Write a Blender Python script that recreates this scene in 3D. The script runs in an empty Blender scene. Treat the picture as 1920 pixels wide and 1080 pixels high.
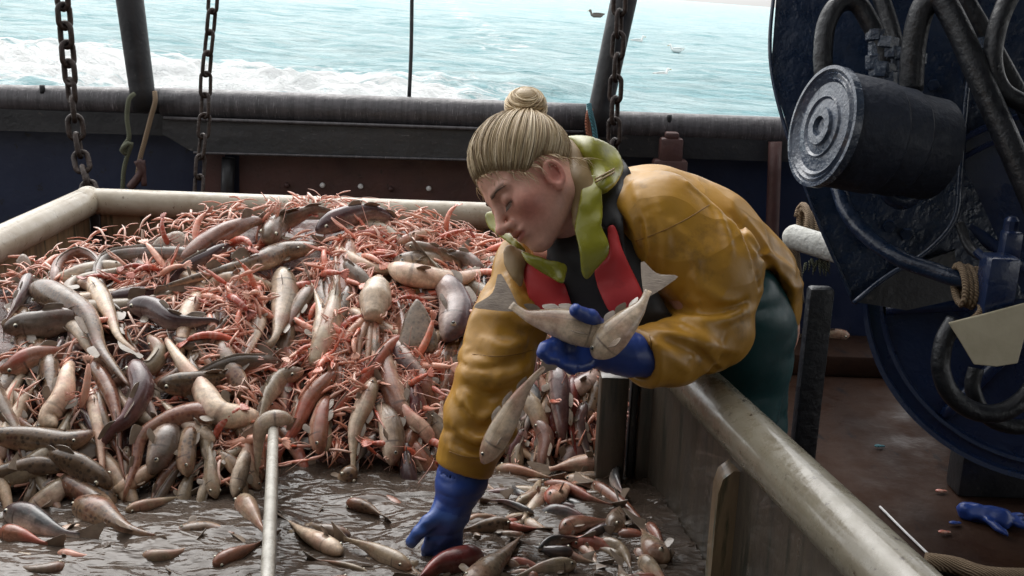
import bpy, bmesh, math, random
import numpy as np
from math import radians, sin, cos, pi
from mathutils import Vector, Matrix
from mathutils.geometry import delaunay_2d_cdt

random.seed(7)
rng = np.random.default_rng(7)
scene = bpy.context.scene
COL = scene.collection

# ------------------------------------------------------------------ camera
PITCH, ROLL, FPX = radians(15.0), radians(2.1), 2059.0
CAM = np.array([0.0, 0.0, 1.6])
_f = np.array([0, cos(PITCH), -sin(PITCH)])
_U = np.array([0, sin(PITCH), cos(PITCH)])
_X = np.array([1.0, 0, 0])
_r = cos(ROLL) * _X + sin(ROLL) * _U
_u = -sin(ROLL) * _X + cos(ROLL) * _U
cd = bpy.data.cameras.new('camera')
cam = bpy.data.objects.new('camera', cd)
COL.objects.link(cam)
cd.sensor_width = 36.0
cd.lens = 36.0 * FPX / 1920.0
cd.clip_start = 0.05
cd.clip_end = 200000
cam.matrix_world = Matrix(((_r[0], _u[0], -_f[0], CAM[0]), (_r[1], _u[1], -_f[1], CAM[1]), (_r[2], _u[2], -_f[2], CAM[2]), (0, 0, 0, 1)))
scene.camera = cam

# ------------------------------------------------------------------ light
SUN_EL, SUN_AZ = radians(52), radians(-24)       # behind the stern, a little to the left
w = bpy.data.worlds.new('World')
scene.world = w
w.use_nodes = True
nt = w.node_tree
sky = nt.nodes.new('ShaderNodeTexSky')
sky.sky_type = 'NISHITA'
sky.sun_disc = False
sky.sun_elevation = SUN_EL
sky.sun_rotation = SUN_AZ
sky.air_density = 1.4
sky.dust_density = 2.0
sky.ozone_density = 1.0
hs = nt.nodes.new('ShaderNodeHueSaturation')
hs.inputs['Saturation'].default_value = 0.05
nt.links.new(sky.outputs['Color'], hs.inputs['Color'])
bg = nt.nodes['Background']
bg.inputs['Strength'].default_value = 0.15
nt.links.new(hs.outputs['Color'], bg.inputs['Color'])
sd = bpy.data.lights.new('sun', 'SUN')
sd.energy = 0.8
sd.angle = radians(60)
sd.color = (1.0, 0.96, 0.9)
sun = bpy.data.objects.new('sun', sd)
COL.objects.link(sun)
sdir = Vector((sin(-SUN_AZ) * -cos(SUN_EL), cos(SUN_AZ) * cos(SUN_EL), sin(SUN_EL)))
sun.rotation_euler = sdir.to_track_quat('Z', 'Y').to_euler()
scene.view_settings.view_transform = 'Standard'
scene.view_settings.look = 'None'
scene.view_settings.exposure = 0.95
scene.view_settings.gamma = 1.0
scene.render.engine = 'CYCLES'
scene.cycles.use_denoising = True
scene.cycles.max_bounces = 6
scene.cycles.diffuse_bounces = 3
scene.cycles.glossy_bounces = 3
scene.cycles.transmission_bounces = 4
scene.cycles.caustics_reflective = False
scene.cycles.caustics_refractive = False

# ------------------------------------------------------------------ helpers
def W(px, py, d):
    return CAM + d * (_f + _r * ((px - 960) / FPX) + _u * ((540 - py) / FPX))

def ray(px, py):
    return _f + _r * ((px - 960) / FPX) + _u * ((540 - py) / FPX)

def Wz(px, py, z):
    v = ray(px, py)
    return CAM + v * ((z - CAM[2]) / v[2])

def Wy(px, py, y):
    v = ray(px, py)
    return CAM + v * (y / v[1])

def nrm(v):
    v = np.asarray(v, float)
    n = np.linalg.norm(v, axis=-1, keepdims=True)
    return v / np.maximum(n, 1e-9)

def interp(x, pts):
    a = np.array(pts, float)
    return np.interp(x, a[:, 0], a[:, 1])

def spline(pts, n, closed=False):
    """Catmull-Rom through pts, resampled evenly to n points."""
    p = np.array(pts, float)
    if len(p) == 2:
        q = np.linspace(p[0], p[1], 24)
    else:
        e = np.vstack([2 * p[0] - p[1], p, 2 * p[-1] - p[-2]])
        q = []
        for i in range(1, len(e) - 2):
            t = np.linspace(0, 1, 16, endpoint=False)[:, None]
            a, b, c, d = e[i - 1], e[i], e[i + 1], e[i + 2]
            q.append(.5 * (2 * b + (c - a) * t + (2 * a - 5 * b + 4 * c - d) * t ** 2 + (3 * b - a - 3 * c + d) * t ** 3))
        q = np.vstack(q + [p[-1:]])
    s = np.r_[0, np.cumsum(np.linalg.norm(np.diff(q[:, :3], axis=0), axis=1))]
    u = np.linspace(0, s[-1], n)
    return np.stack([np.interp(u, s, q[:, k]) for k in range(q.shape[1])], 1)

def frames(path, up):
    t = nrm(np.gradient(path, axis=0))
    us, ss = [], []
    u = np.asarray(up, float)
    for i in range(len(path)):
        u = u - t[i] * (u @ t[i])
        if np.linalg.norm(u) < 1e-4:
            u = np.array([.3, .5, .8]); u = u - t[i] * (u @ t[i])
        u = u / np.linalg.norm(u)
        us.append(u); ss.append(np.cross(t[i], u))
    return t, np.array(us), np.array(ss)

class MB:
    """collects shapes and links them as ONE mesh object"""
    def __init__(s):
        s.v, s.f, s.c, s.m = [], [], [], []
        s.n = 0
    def add(s, v, f, c=None, m=0):
        v = np.asarray(v, float)
        s.v.append(v)
        s.f += [tuple(int(i) + s.n for i in q) for q in f]
        s.m += [m] * len(f)
        s.c.append(np.tile(np.array([.5, .5, .5]), (len(v), 1)) if c is None else np.broadcast_to(np.asarray(c, float), (len(v), 3)))
        s.n += len(v)
        return s
    def tube(s, path, r, n=10, cap=True, up=(0, 0, 1), ry=None, c=None, m=0, dome=0):
        path = np.asarray(path, float)
        k = len(path)
        r = np.broadcast_to(np.asarray(r, float), (k,))
        ry = r if ry is None else np.broadcast_to(np.asarray(ry, float), (k,))
        t, u, sd_ = frames(path, up)
        a = np.linspace(0, 2 * pi, n, endpoint=False)
        v = path[:, None, :] + u[:, None, :] * (np.sin(a)[None, :, None] * ry[:, None, None]) + sd_[:, None, :] * (np.cos(a)[None, :, None] * r[:, None, None])
        v = v.reshape(-1, 3)
        f = [(i * n + j, i * n + (j + 1) % n, (i + 1) * n + (j + 1) % n, (i + 1) * n + j) for i in range(k - 1) for j in range(n)]
        if cap:
            f.append(tuple(range(n - 1, -1, -1)))
            f.append(tuple((k - 1) * n + j for j in range(n)))
        return s.add(v, f, c, m)
    def box(s, c, size, R=None, m=0, col=None, bev=0.0):
        c = np.asarray(c, float); h = np.asarray(size, float) / 2
        if bev <= 0:
            v = np.array([[x, y, z] for x in (-1, 1) for y in (-1, 1) for z in (-1, 1)], float) * h
            f = [(0, 1, 3, 2), (4, 6, 7, 5), (0, 4, 5, 1), (2, 3, 7, 6), (0, 2, 6, 4), (1, 5, 7, 3)]
        else:
            b = min(bev, h.min() * .9)
            bm = bmesh.new()
            bmesh.ops.create_cube(bm, size=1)
            for q in bm.verts:
                q.co = Vector((q.co.x * h[0] * 2, q.co.y * h[1] * 2, q.co.z * h[2] * 2))
            bmesh.ops.bevel(bm, geom=bm.edges[:], offset=b, segments=2, affect='EDGES', profile=.5)
            bm.verts.index_update()
            v = np.array([q.co[:] for q in bm.verts]); f = [tuple(q.index for q in p.verts) for p in bm.faces]
            bm.free()
        if R is not None:
            v = v @ np.asarray(R, float).T
        return s.add(v + c, f, col, m)
    def prism(s, poly, off, m=0, col=None):
        """closed polygon (Nx3) extruded by vector off"""
        p = np.asarray(poly, float); n = len(p)
        v = np.vstack([p, p + np.asarray(off, float)])
        f = [tuple(range(n)), tuple(range(2 * n - 1, n - 1, -1))] + [(i, i + n, (i + 1) % n + n, (i + 1) % n) for i in range(n)]
        return s.add(v, f, col, m)
    def ball(s, c, r, seg=10, ring=7, c_=None, m=0, R=None):
        r = np.broadcast_to(np.asarray(r, float), (3,))
        v, f = [(0, 0, 1)], []
        for i in range(1, ring):
            for j in range(seg):
                a, b = pi * i / ring, 2 * pi * j / seg
                v.append((sin(a) * cos(b), sin(a) * sin(b), cos(a)))
        v.append((0, 0, -1))
        v = np.array(v) * r
        if R is not None:
            v = v @ np.asarray(R).T
        L = len(v) - 1
        for j in range(seg):
            f.append((0, 1 + j, 1 + (j + 1) % seg))
            f.append((L, 1 + (ring - 2) * seg + (j + 1) % seg, 1 + (ring - 2) * seg + j))
        for i in range(ring - 2):
            for j in range(seg):
                a = 1 + i * seg
                f.append((a + j, a + seg + j, a + seg + (j + 1) % seg, a + (j + 1) % seg))
        return s.add(v + np.asarray(c, float), f, c_, m)
    def lathe(s, prof, o, axis, n=40, m=0, c=None):
        """prof: list of (radius, offset along axis)"""
        ax = nrm(axis); h = np.array([0, 0, 1.]) if abs(ax[2]) < .9 else np.array([1., 0, 0])
        a1 = nrm(np.cross(ax, h)); a2 = np.cross(ax, a1)
        th = np.linspace(0, 2 * pi, n, endpoint=False)
        ring = np.cos(th)[:, None] * a1 + np.sin(th)[:, None] * a2
        v = np.vstack([np.asarray(o) + ax * z + ring * r for r, z in prof])
        k = len(prof)
        f = [(i * n + j, (i + 1) * n + j, (i + 1) * n + (j + 1) % n, i * n + (j + 1) % n) for i in range(k - 1) for j in range(n)]
        f.append(tuple(range(n))); f.append(tuple((k - 1) * n + j for j in range(n - 1, -1, -1)))
        return s.add(v, f, c, m)
    def build(s, name, mats, parent=None, smooth=True, loc=None, sharp=None):
        v = np.vstack(s.v)
        o0 = np.zeros(3) if loc is None else np.asarray(loc, float)
        me = bpy.data.meshes.new(name)
        me.from_pydata((v - o0).tolist(), [], s.f)
        for q in (mats if isinstance(mats, (list, tuple)) else [mats]):
            me.materials.append(q)
        me.polygons.foreach_set('material_index', np.array(s.m, dtype=np.int32))
        at = me.attributes.new('fc', 'FLOAT_COLOR', 'POINT')
        c = np.ones((len(v), 4)); c[:, :3] = np.vstack(s.c)
        at.data.foreach_set('color', c.ravel())
        if smooth:
            me.polygons.foreach_set('use_smooth', np.ones(len(me.polygons), dtype=bool))
            if sharp:
                me.set_sharp_from_angle(angle=radians(sharp))
        me.update()
        ob = bpy.data.objects.new(name, me)
        COL.objects.link(ob)
        if parent is None:
            ob.location = o0
        else:
            ob.parent = parent
            if loc is not None:
                ob.location = o0 - np.array(parent.location)
            else:
                ob.location = -np.array(parent.location) if parent.parent is None else (0, 0, 0)
        return ob

def tag(o, label=None, cat=None, group=None, kind=None):
    if label: o['label'] = label
    if cat: o['category'] = cat
    if group: o['group'] = group
    if kind: o['kind'] = kind
    return o

def empty(name, loc, label, cat, group=None):
    o = bpy.data.objects.new(name, None)
    COL.objects.link(o)
    o.location = loc
    o.empty_display_size = .05
    return tag(o, label, cat, group)

# value noise ---------------------------------------------------------------
_perm = rng.permutation(512)
_val = rng.random(512)
def vnoise(p):
    p = np.asarray(p, float)
    i = np.floor(p).astype(np.int64); f = p - i
    f = f * f * (3 - 2 * f)
    def h(a, b, c):
        return _val[_perm[(_perm[(_perm[a & 511] + b) & 511] + c) & 511]]
    x, y, z = i[..., 0], i[..., 1], i[..., 2]
    r = 0
    for dx in (0, 1):
        for dy in (0, 1):
            for dz in (0, 1):
                wgt = (f[..., 0] if dx else 1 - f[..., 0]) * (f[..., 1] if dy else 1 - f[..., 1]) * (f[..., 2] if dz else 1 - f[..., 2])
                r = r + wgt * h(x + dx, y + dy, z + dz)
    return r * 2 - 1

# signed distance helpers -----------------------------------------------------
def sd_cone(p, a, b, ra, rb):
    a = np.asarray(a, float); b = np.asarray(b, float)
    ab = b - a
    t = np.clip(((p - a) @ ab) / (ab @ ab), 0, 1)
    return np.linalg.norm(p - a - t[..., None] * ab, axis=-1) - (ra + (rb - ra) * t)

def sd_ell(p, c, r, R=None):
    q = p - np.asarray(c, float)
    if R is not None:
        q = q @ np.asarray(R, float)
    r = np.asarray(r, float)
    k0 = np.linalg.norm(q / r, axis=-1); k1 = np.linalg.norm(q / (r * r), axis=-1)
    return k0 * (k0 - 1) / np.maximum(k1, 1e-9)

def smin(a, b, k):
    h = np.maximum(k - np.abs(a - b), 0) / k
    return np.minimum(a, b) - h * h * k * .25

def smax(a, b, k):
    return -smin(-a, -b, k)

def chain(p, pts, k=.03):
    """rounded chain through (x,y,z,r) points"""
    d = None
    for a, b in zip(pts[:-1], pts[1:]):
        q = sd_cone(p, a[:3], b[:3], a[3], b[3])
        d = q if d is None else smin(d, q, k)
    return d

def isosurface(sdf, lo, hi, h):
    """naive surface nets on a narrow band of a signed distance function"""
    lo = np.asarray(lo, float); hi = np.asarray(hi, float)
    B = 8
    nb = np.ceil((hi - lo) / (h * B)).astype(int)
    n = nb * B + 1
    F = np.full(n, 1.0, dtype=np.float32)
    gx, gy, gz = [np.arange(k) for k in nb]
    cc = np.stack(np.meshgrid(gx, gy, gz, indexing='ij'), -1).reshape(-1, 3)
    ctr = lo + (cc + .5) * B * h
    dv = sdf(ctr)
    off = np.stack(np.meshgrid(*[np.arange(B + 1)] * 3, indexing='ij'), -1).reshape(-1, 3)
    for c, d in zip(cc[dv < 0], dv[dv < 0]):
        F[c[0] * B:c[0] * B + B + 1, c[1] * B:c[1] * B + B + 1, c[2] * B:c[2] * B + B + 1] = -1
    act = cc[np.abs(dv) < B * h * 1.25 + .008]
    for s0 in range(0, len(act), 400):
        a = act[s0:s0 + 400]
        idx = a[:, None, :] * B + off[None]
        val = sdf(lo + idx.reshape(-1, 3) * h)
        ii = idx.reshape(-1, 3)
        F[ii[:, 0], ii[:, 1], ii[:, 2]] = val
    S = F < 0
    cnt = np.zeros(tuple(n - 1), dtype=np.int8)
    for dx in (0, 1):
        for dy in (0, 1):
            for dz in (0, 1):
                cnt += S[dx:n[0] - 1 + dx, dy:n[1] - 1 + dy, dz:n[2] - 1 + dz]
    cells = np.argwhere((cnt > 0) & (cnt < 8))
    vid = np.full(tuple(n - 1), -1, dtype=np.int64)
    vid[cells[:, 0], cells[:, 1], cells[:, 2]] = np.arange(len(cells))
    acc = np.zeros((len(cells), 3)); num = np.zeros(len(cells))
    for ax in range(3):
        o1, o2 = [k for k in range(3) if k != ax]
        for p_ in (0, 1):
            for q_ in (0, 1):
                s_ = np.zeros(3, int); s_[o1] = p_; s_[o2] = q_
                e_ = s_.copy(); e_[ax] = 1
                ia = cells + s_; ib = cells + e_
                fa = F[ia[:, 0], ia[:, 1], ia[:, 2]]; fb = F[ib[:, 0], ib[:, 1], ib[:, 2]]
                m = (fa < 0) != (fb < 0)
                t = np.where(m, fa / np.where(fa == fb, 1, fa - fb), 0)
                pt = s_ + (e_ - s_) * t[:, None]
                acc += pt * m[:, None]; num += m
    V = lo + (cells + acc / np.maximum(num, 1)[:, None]) * h
    faces = []
    for ax in range(3):
        o1, o2 = [k for k in range(3) if k != ax]
        sl0 = [slice(None)] * 3; sl1 = [slice(None)] * 3
        sl0[ax] = slice(0, n[ax] - 1); sl1[ax] = slice(1, n[ax])
        ch = S[tuple(sl0)] != S[tuple(sl1)]
        e = np.argwhere(ch)
        e = e[(e[:, o1] > 0) & (e[:, o2] > 0) & (e[:, o1] < n[o1] - 1) & (e[:, o2] < n[o2] - 1)]
        def cell(d1, d2):
            c = e.copy(); c[:, o1] -= d1; c[:, o2] -= d2
            return vid[c[:, 0], c[:, 1], c[:, 2]]
        q = np.stack([cell(1, 1), cell(0, 1), cell(0, 0), cell(1, 0)], 1)
        ins = S[e[:, 0], e[:, 1], e[:, 2]]
        flip = ins if ax != 1 else ~ins
        q = np.where(flip[:, None], q, q[:, ::-1])
        faces.append(q)
    return V, np.vstack(faces)

def march(px, py, sdf, d0=1.4, d1=3.2, step=.7):
    """camera-distance at which the ray through (px,py) meets a solid"""
    v = np.stack([ray(a, b) for a, b in zip(px, py)])
    d = np.full(len(v), d0)
    for _ in range(70):
        q = sdf(CAM + v * d[:, None])
        d = d + np.maximum(q * step, -.02)
        d = np.minimum(d, d1)
    return d
def solidpatch(poly, depth, th, mat, name, parent, spacing=9, bulge=0., smooth_n=2, colr=None):
    """a real sheet cut to an outline; depth = function(px,py)->distance, th = thickness in metres"""
    P = np.array(poly, float)
    per = spline(np.vstack([P, P[:1]]), max(24, int(np.linalg.norm(np.diff(np.vstack([P, P[:1]]), axis=0), axis=1).sum() / spacing)))[:-1]
    n = len(per)
    x0, y0 = per.min(0); x1, y1 = per.max(0)
    def inside(q):
        c = np.zeros(len(q), bool); j = n - 1
        for i in range(n):
            a, b = per[i], per[j]
            m = ((a[1] > q[:, 1]) != (b[1] > q[:, 1])) & (q[:, 0] < (b[0] - a[0]) * (q[:, 1] - a[1]) / ((b[1] - a[1]) if abs(b[1] - a[1]) > 1e-9 else 1e-9) + a[0])
            c ^= m; j = i
        return c
    gx, gy = np.meshgrid(np.arange(x0, x1, spacing), np.arange(y0, y1, spacing))
    g = np.stack([gx.ravel() + (np.round((gy.ravel() - y0) / spacing) % 2) * spacing / 2, gy.ravel()], 1)
    g = g[inside(g)]
    if len(g):
        dist = np.min(np.linalg.norm(g[:, None] - per[None], axis=2), axis=1)
        g = g[dist > spacing * .6]
    allp = np.vstack([per, g]) if len(g) else per
    vo, eo, fo, *_ = delaunay_2d_cdt([Vector(q) for q in allp], [(i, (i + 1) % n) for i in range(n)], [], 1, 1e-4)
    pp = np.array([q[:] for q in vo])
    dd = np.asarray(depth(pp[:, 0], pp[:, 1]), float)
    if bulge:
        bd = np.min(np.linalg.norm(pp[:, None] - per[None], axis=2), axis=1)
        dd = dd - bulge * (1 - np.exp(-bd / 14.0))
    v = np.stack([W(a, b, c) for (a, b), c in zip(pp, dd)])
    mb = MB(); mb.add(v, [tuple(q) for q in fo], colr)
    ob = mb.build(name, mat, parent)
    md = ob.modifiers.new('thickness', 'SOLIDIFY'); md.thickness = th; md.offset = 0
    sb = ob.modifiers.new('round', 'SUBSURF'); sb.levels = 1; sb.render_levels = 1
    return ob
def idw(pts):
    a = np.array(pts, float)
    def fn(x, y):
        w_ = 1 / (np.hypot(x[:, None] - a[None, :, 0], y[:, None] - a[None, :, 1]) + 6) ** 2.2
        return (w_ * a[None, :, 2]).sum(1) / w_.sum(1)
    return fn
# ------------------------------------------------------------------ materials
class NB:
    def __init__(s, name):
        s.m = bpy.data.materials.new(name); s.m.use_nodes = True
        s.t = s.m.node_tree; s.b = s.t.nodes['Principled BSDF']
        s.tc = s.t.nodes.new('ShaderNodeTexCoord')
    def n(s, typ, **kw):
        q = s.t.nodes.new(typ)
        for k, v in kw.items():
            setattr(q, k, v)
        return q
    def l(s, a, b): s.t.links.new(a, b)
    def val(s, sock, x):
        if hasattr(x, 'is_output') or hasattr(x, 'links'):
            s.l(x, sock)
        elif isinstance(x, (tuple, list)):
            sock.default_value = (*x, 1) if len(x) == 3 and len(sock.default_value) == 4 else x
        else:
            sock.default_value = x
    def noise(s, scale, detail=4, rough=.55, stretch=None, dist=0, vec=None):
        q = s.n('ShaderNodeTexNoise'); q.inputs['Scale'].default_value = scale
        q.inputs['Detail'].default_value = detail; q.inputs['Roughness'].default_value = rough
        q.inputs['Distortion'].default_value = dist
        src = vec or s.tc.outputs['Object']
        if stretch:
            mp = s.n('ShaderNodeMapping'); mp.inputs['Scale'].default_value = stretch
            s.l(src, mp.inputs['Vector']); src = mp.outputs['Vector']
        s.l(src, q.inputs['Vector'])
        return q.outputs['Fac']
    def voro(s, scale, feature='F1', stretch=None):
        q = s.n('ShaderNodeTexVoronoi', feature=feature); q.inputs['Scale'].default_value = scale
        src = s.tc.outputs['Object']
        if stretch:
            mp = s.n('ShaderNodeMapping'); mp.inputs['Scale'].default_value = stretch
            s.l(src, mp.inputs['Vector']); src = mp.outputs['Vector']
        s.l(src, q.inputs['Vector'])
        return q.outputs['Distance']
    def ramp(s, fac, stops, interp='LINEAR'):
        q = s.n('ShaderNodeValToRGB'); q.color_ramp.interpolation = interp
        e = q.color_ramp.elements
        while len(e) < len(stops): e.new(.5)
        for i, (p, c) in enumerate(stops):
            e[i].position = p
            c = (c, c, c) if not isinstance(c, (tuple, list)) else c
            e[i].color = (*c, 1)
        s.l(fac, q.inputs['Fac'])
        return q.outputs['Color']
    def mix(s, fac, a, b, mode='MIX'):
        q = s.n('ShaderNodeMix', data_type='RGBA', blend_type=mode)
        s.val(q.inputs[0], fac); s.val(q.inputs[6], a); s.val(q.inputs[7], b)
        return q.outputs[2]
    def math(s, op, a, b=0.):
        q = s.n('ShaderNodeMath', operation=op, use_clamp=False)
        s.val(q.inputs[0], a); s.val(q.inputs[1], b)
        return q.outputs[0]
    def bump(s, h, strength=.3, dist=.01):
        q = s.n('ShaderNodeBump'); q.inputs['Strength'].default_value = strength; q.inputs['Distance'].default_value = dist
        s.l(h, q.inputs['Height'])
        if s.b.inputs['Normal'].is_linked:
            s.l(s.b.inputs['Normal'].links[0].from_socket, q.inputs['Normal'])
        s.l(q.outputs['Normal'], s.b.inputs['Normal'])
    def set(s, **kw):
        for k, v in kw.items():
            s.val(s.b.inputs[{'base': 'Base Color', 'rough': 'Roughness', 'metal': 'Metallic', 'coat': 'Coat Weight', 'coatr': 'Coat Roughness', 'spec': 'Specular IOR Level', 'sss': 'Subsurface Weight', 'sssr': 'Subsurface Radius', 'ssss': 'Subsurface Scale', 'sheen': 'Sheen Weight', 'alpha': 'Alpha', 'trans': 'Transmission Weight', 'ior': 'IOR'}[k]], v)
        return s

def painted(name, c1, c2, c3, scale=6, rough=(.25, .55), bumps=.25, wear=.62, streak=None, coat=0, fine=60, metal=0):
    """paint c1 with broad stains c2 and chips/rust c3"""
    b = NB(name)
    f1 = b.noise(scale, 5, .6, streak)
    col = b.mix(b.ramp(f1, [(.35, 0), (.65, 1)]), c1, c2)
    f2 = b.noise(scale * 4.3, 6, .7, streak)
    col = b.mix(b.ramp(f2, [(wear, 0), (wear + .06, 1)]), col, c3)
    rg = b.noise(scale * 2.1, 4, .6)
    b.set(base=col, rough=b.ramp(rg, [(.3, rough[0]), (.7, rough[1])]), coat=coat, metal=metal)
    b.bump(b.noise(fine, 4, .6), bumps, .004)
    b.bump(b.noise(scale * 2.5, 3, .6), bumps, .012)
    return b.m

M = {}
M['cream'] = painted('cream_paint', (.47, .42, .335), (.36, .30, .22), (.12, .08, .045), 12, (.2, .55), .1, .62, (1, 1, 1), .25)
M['rim_shade'] = painted('shaded_grimy_cream_paint', (.18, .165, .125), (.145, .127, .092), (.045, .032, .02), 13, (.14, .45), .09, .60, None, .3)  # dirtier cream, darkened to put the right tube's shade into the paint
M['roof'] = painted('white_deckhead', (.55, .55, .52), (.5, .5, .46), (.3, .25, .2), 3, (.4, .6), .2, .7)
M['black_steel'] = painted('black_steel', (.013, .014, .017), (.026, .026, .029), (.06, .052, .05), 5, (.3, .6), .35, .62)
M['grey_steel'] = painted('scuffed_steel', (.028, .03, .034), (.05, .05, .054), (.15, .145, .15), 7, (.3, .6), .4, .64, (.4, 1, 2.5))
M['roller'] = painted('worn_roller', (.045, .042, .046), (.09, .083, .09), (.24, .225, .235), 9, (.25, .55), .3, .6, (6, .5, .5), 0, 80)
M['blue_hull'] = painted('dark_blue_hull', (.005, .011, .038), (.008, .016, .048), (.004, .006, .012), 4, (.35, .6), .2, .6)
M['rust_red'] = painted('red_oxide', (.085, .036, .032), (.06, .028, .026), (.03, .018, .016), 6, (.4, .7), .3, .62)
M['navy'] = painted('navy_machine_paint', (.008, .018, .044), (.014, .028, .062), (.045, .062, .10), 8, (.16, .5), .6, .66, None, .25, 42)
M['navy_matte'] = painted('matte_navy_paint', (.006, .011, .024), (.010, .016, .032), (.03, .036, .05), 9, (.45, .8), .5, .64, None, 0, 42)
M['navy_blue'] = painted('blue_drum_paint', (.010, .022, .07), (.014, .030, .085), (.035, .05, .09), 6, (.2, .45), .4, .68, None, .4, 50)
M['rubber'] = painted('black_rubber', (.006, .007, .010), (.010, .012, .017), (.025, .03, .04), 14, (.3, .6), .4, .66, None, .05)
M['cap_worn'] = painted('scraped_cap', (.024, .036, .062), (.048, .066, .10), (.15, .18, .22), 16, (.18, .38), .5, .58, None, .3, 70)
M['chain'] = painted('rusty_chain', (.05, .032, .025), (.03, .022, .02), (.12, .1, .09), 30, (.35, .65), .4, .6, None, 0, 120, .4)
M['plate'] = painted('bare_plate', (.45, .43, .38), (.30, .28, .24), (.12, .09, .06), 25, (.2, .45), .2, .68)
M['deck'] = painted('wet_rusty_deck', (.022, .0115, .0085), (.038, .0175, .010), (.013, .009, .009), 3, (.34, .9), .5, .6, (1, .3, 1), 0, 45)
M['deck'].node_tree.nodes['Principled BSDF'].inputs['Specular IOR Level'].default_value = .14
M['white_lag'] = painted('white_lagging', (.66, .66, .62), (.5, .5, .46), (.25, .24, .2), 20, (.6, .8), .5, .66)
M['tub'] = painted('dirty_plastic', (.52, .47, .34), (.42, .37, .26), (.2, .16, .1), 9, (.4, .6), .1, .7)
M['hole_white'] = painted('bright_hole_white', (.8, .8, .8), (.7, .7, .7), (.4, .4, .4), 30, (.3, .5), .1, .7)

def rope_mat(name, c, d):
    b = NB(name)
    wv = b.n('ShaderNodeTexWave', wave_type='BANDS', bands_direction='DIAGONAL')
    wv.inputs['Scale'].default_value = 60; wv.inputs['Distortion'].default_value = 2
    b.l(b.tc.outputs['Object'], wv.inputs['Vector'])
    b.set(base=b.mix(wv.outputs['Fac'], d, c), rough=.8)
    b.bump(wv.outputs['Fac'], .6, .004)
    return b.m
M['rope_tan'] = rope_mat('tan_rope', (.34, .25, .16), (.14, .09, .055))
M['rope_green'] = rope_mat('green_rope', (.16, .17, .11), (.07, .075, .05))
M['rope_teal'] = rope_mat('teal_rope', (.06, .2, .24), (.03, .09, .11))
M['rope_orange'] = rope_mat('orange_rope', (.35, .12, .06), (.15, .05, .03))

def wet_wall(name, c1, c2, c3):
    b = NB(name)
    f = b.noise(5, 6, .65, (3.5, 3.5, .7))
    col = b.mix(b.ramp(f, [(.35, 0), (.62, 1)]), c1, c2)
    f2 = b.noise(7, 5, .65, (5, 5, .5))
    col = b.mix(b.ramp(f2, [(.52, 0), (.64, 1)]), col, c3)
    b.set(base=col, rough=b.ramp(f, [(.3, .25), (.7, .55)]), coat=.15)
    b.bump(b.noise(40, 4, .6), .3, .004)
    return b.m
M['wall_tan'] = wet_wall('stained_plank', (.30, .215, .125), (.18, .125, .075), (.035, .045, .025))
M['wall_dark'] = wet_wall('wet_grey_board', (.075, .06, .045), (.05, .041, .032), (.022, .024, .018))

# fish skins: attribute r = belly(0)..back(1), g = along the body
def fish_mat(name, back, mid, belly, spots=0., blood=.25, scale=1., wet=.3, mott=.5, spotc=(.035, .022, .015)):
    b = NB(name)
    at = b.n('ShaderNodeAttribute', attribute_name='fc')
    sp = b.n('ShaderNodeSeparateColor'); b.l(at.outputs['Color'], sp.inputs[0])
    oi = b.n('ShaderNodeObjectInfo')
    n1 = b.noise(28 * scale, 5, .65)
    r = b.math('ADD', sp.outputs[0], b.math('MULTIPLY', b.math('SUBTRACT', n1, .5), .75))
    back, mid, belly = [tuple(c_ * k_ for c_, k_ in zip(q_, kk_)) for q_, kk_ in ((back, (.74, .66, .58)), (mid, (.92, .80, .71)), (belly, (1.10, .95, .85)))]
    col = b.ramp(r, [(.22, belly), (.48, mid), (.8, back)])
    n2 = b.noise(75 * scale, 4, .7)
    col = b.mix(mott, col, b.ramp(n2, [(.32, (.34, .30, .28)), (.66, (1.35, 1.28, 1.22))]), 'MULTIPLY')
    if spots:
        v = b.voro(95 * scale)
        k = b.math('MULTIPLY', b.ramp(v, [(.27, 1), (.40, 0)]), b.ramp(r, [(.30, 0), (.55, spots)]))
        col = b.mix(k, col, spotc)
    n3 = b.noise(11 * scale, 4, .6)
    seed = b.math('ADD', n3, b.math('MULTIPLY', oi.outputs['Random'], .16))
    col = b.mix(b.math('MULTIPLY', b.ramp(seed, [(.56, 0), (.70, 1)]), blood), col, (.38, .08, .06))
    n5 = b.noise(19, 5, .7)
    col = b.mix(b.ramp(n5, [(.54, 0), (.66, .5)]), col, b.mix(.55, col, (.09, .055, .045)))
    ge = b.math('ABSOLUTE', b.math('SUBTRACT', sp.outputs[1], .205))
    gl_ = b.math('MULTIPLY', b.ramp(ge, [(.004, 1), (.013, 0)]), b.ramp(r, [(.12, .3), (.3, .7), (.7, .7), (.85, 0)]))
    col = b.mix(gl_, col, (.06, .035, .03))
    ll = b.math('ABSOLUTE', b.math('SUBTRACT', sp.outputs[0], .60))
    col = b.mix(b.ramp(ll, [(.0, .35), (.035, 0)]), col, (.10, .085, .075))
    vv = b.math('ADD', b.math('MULTIPLY', oi.outputs['Random'], .5), .72)
    hv = b.n('ShaderNodeHueSaturation'); b.l(col, hv.inputs['Color']); b.l(vv, hv.inputs['Value'])
    rg = b.ramp(b.noise(40, 3), [(.35, wet * .6), (.7, wet * 1.5)])
    b.set(base=hv.outputs['Color'], rough=rg, coat=.35, coatr=.16, spec=.4)
    b.bump(n2, .25, .0025)
    b.bump(n1, .25, .006)
    return b.m
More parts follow.
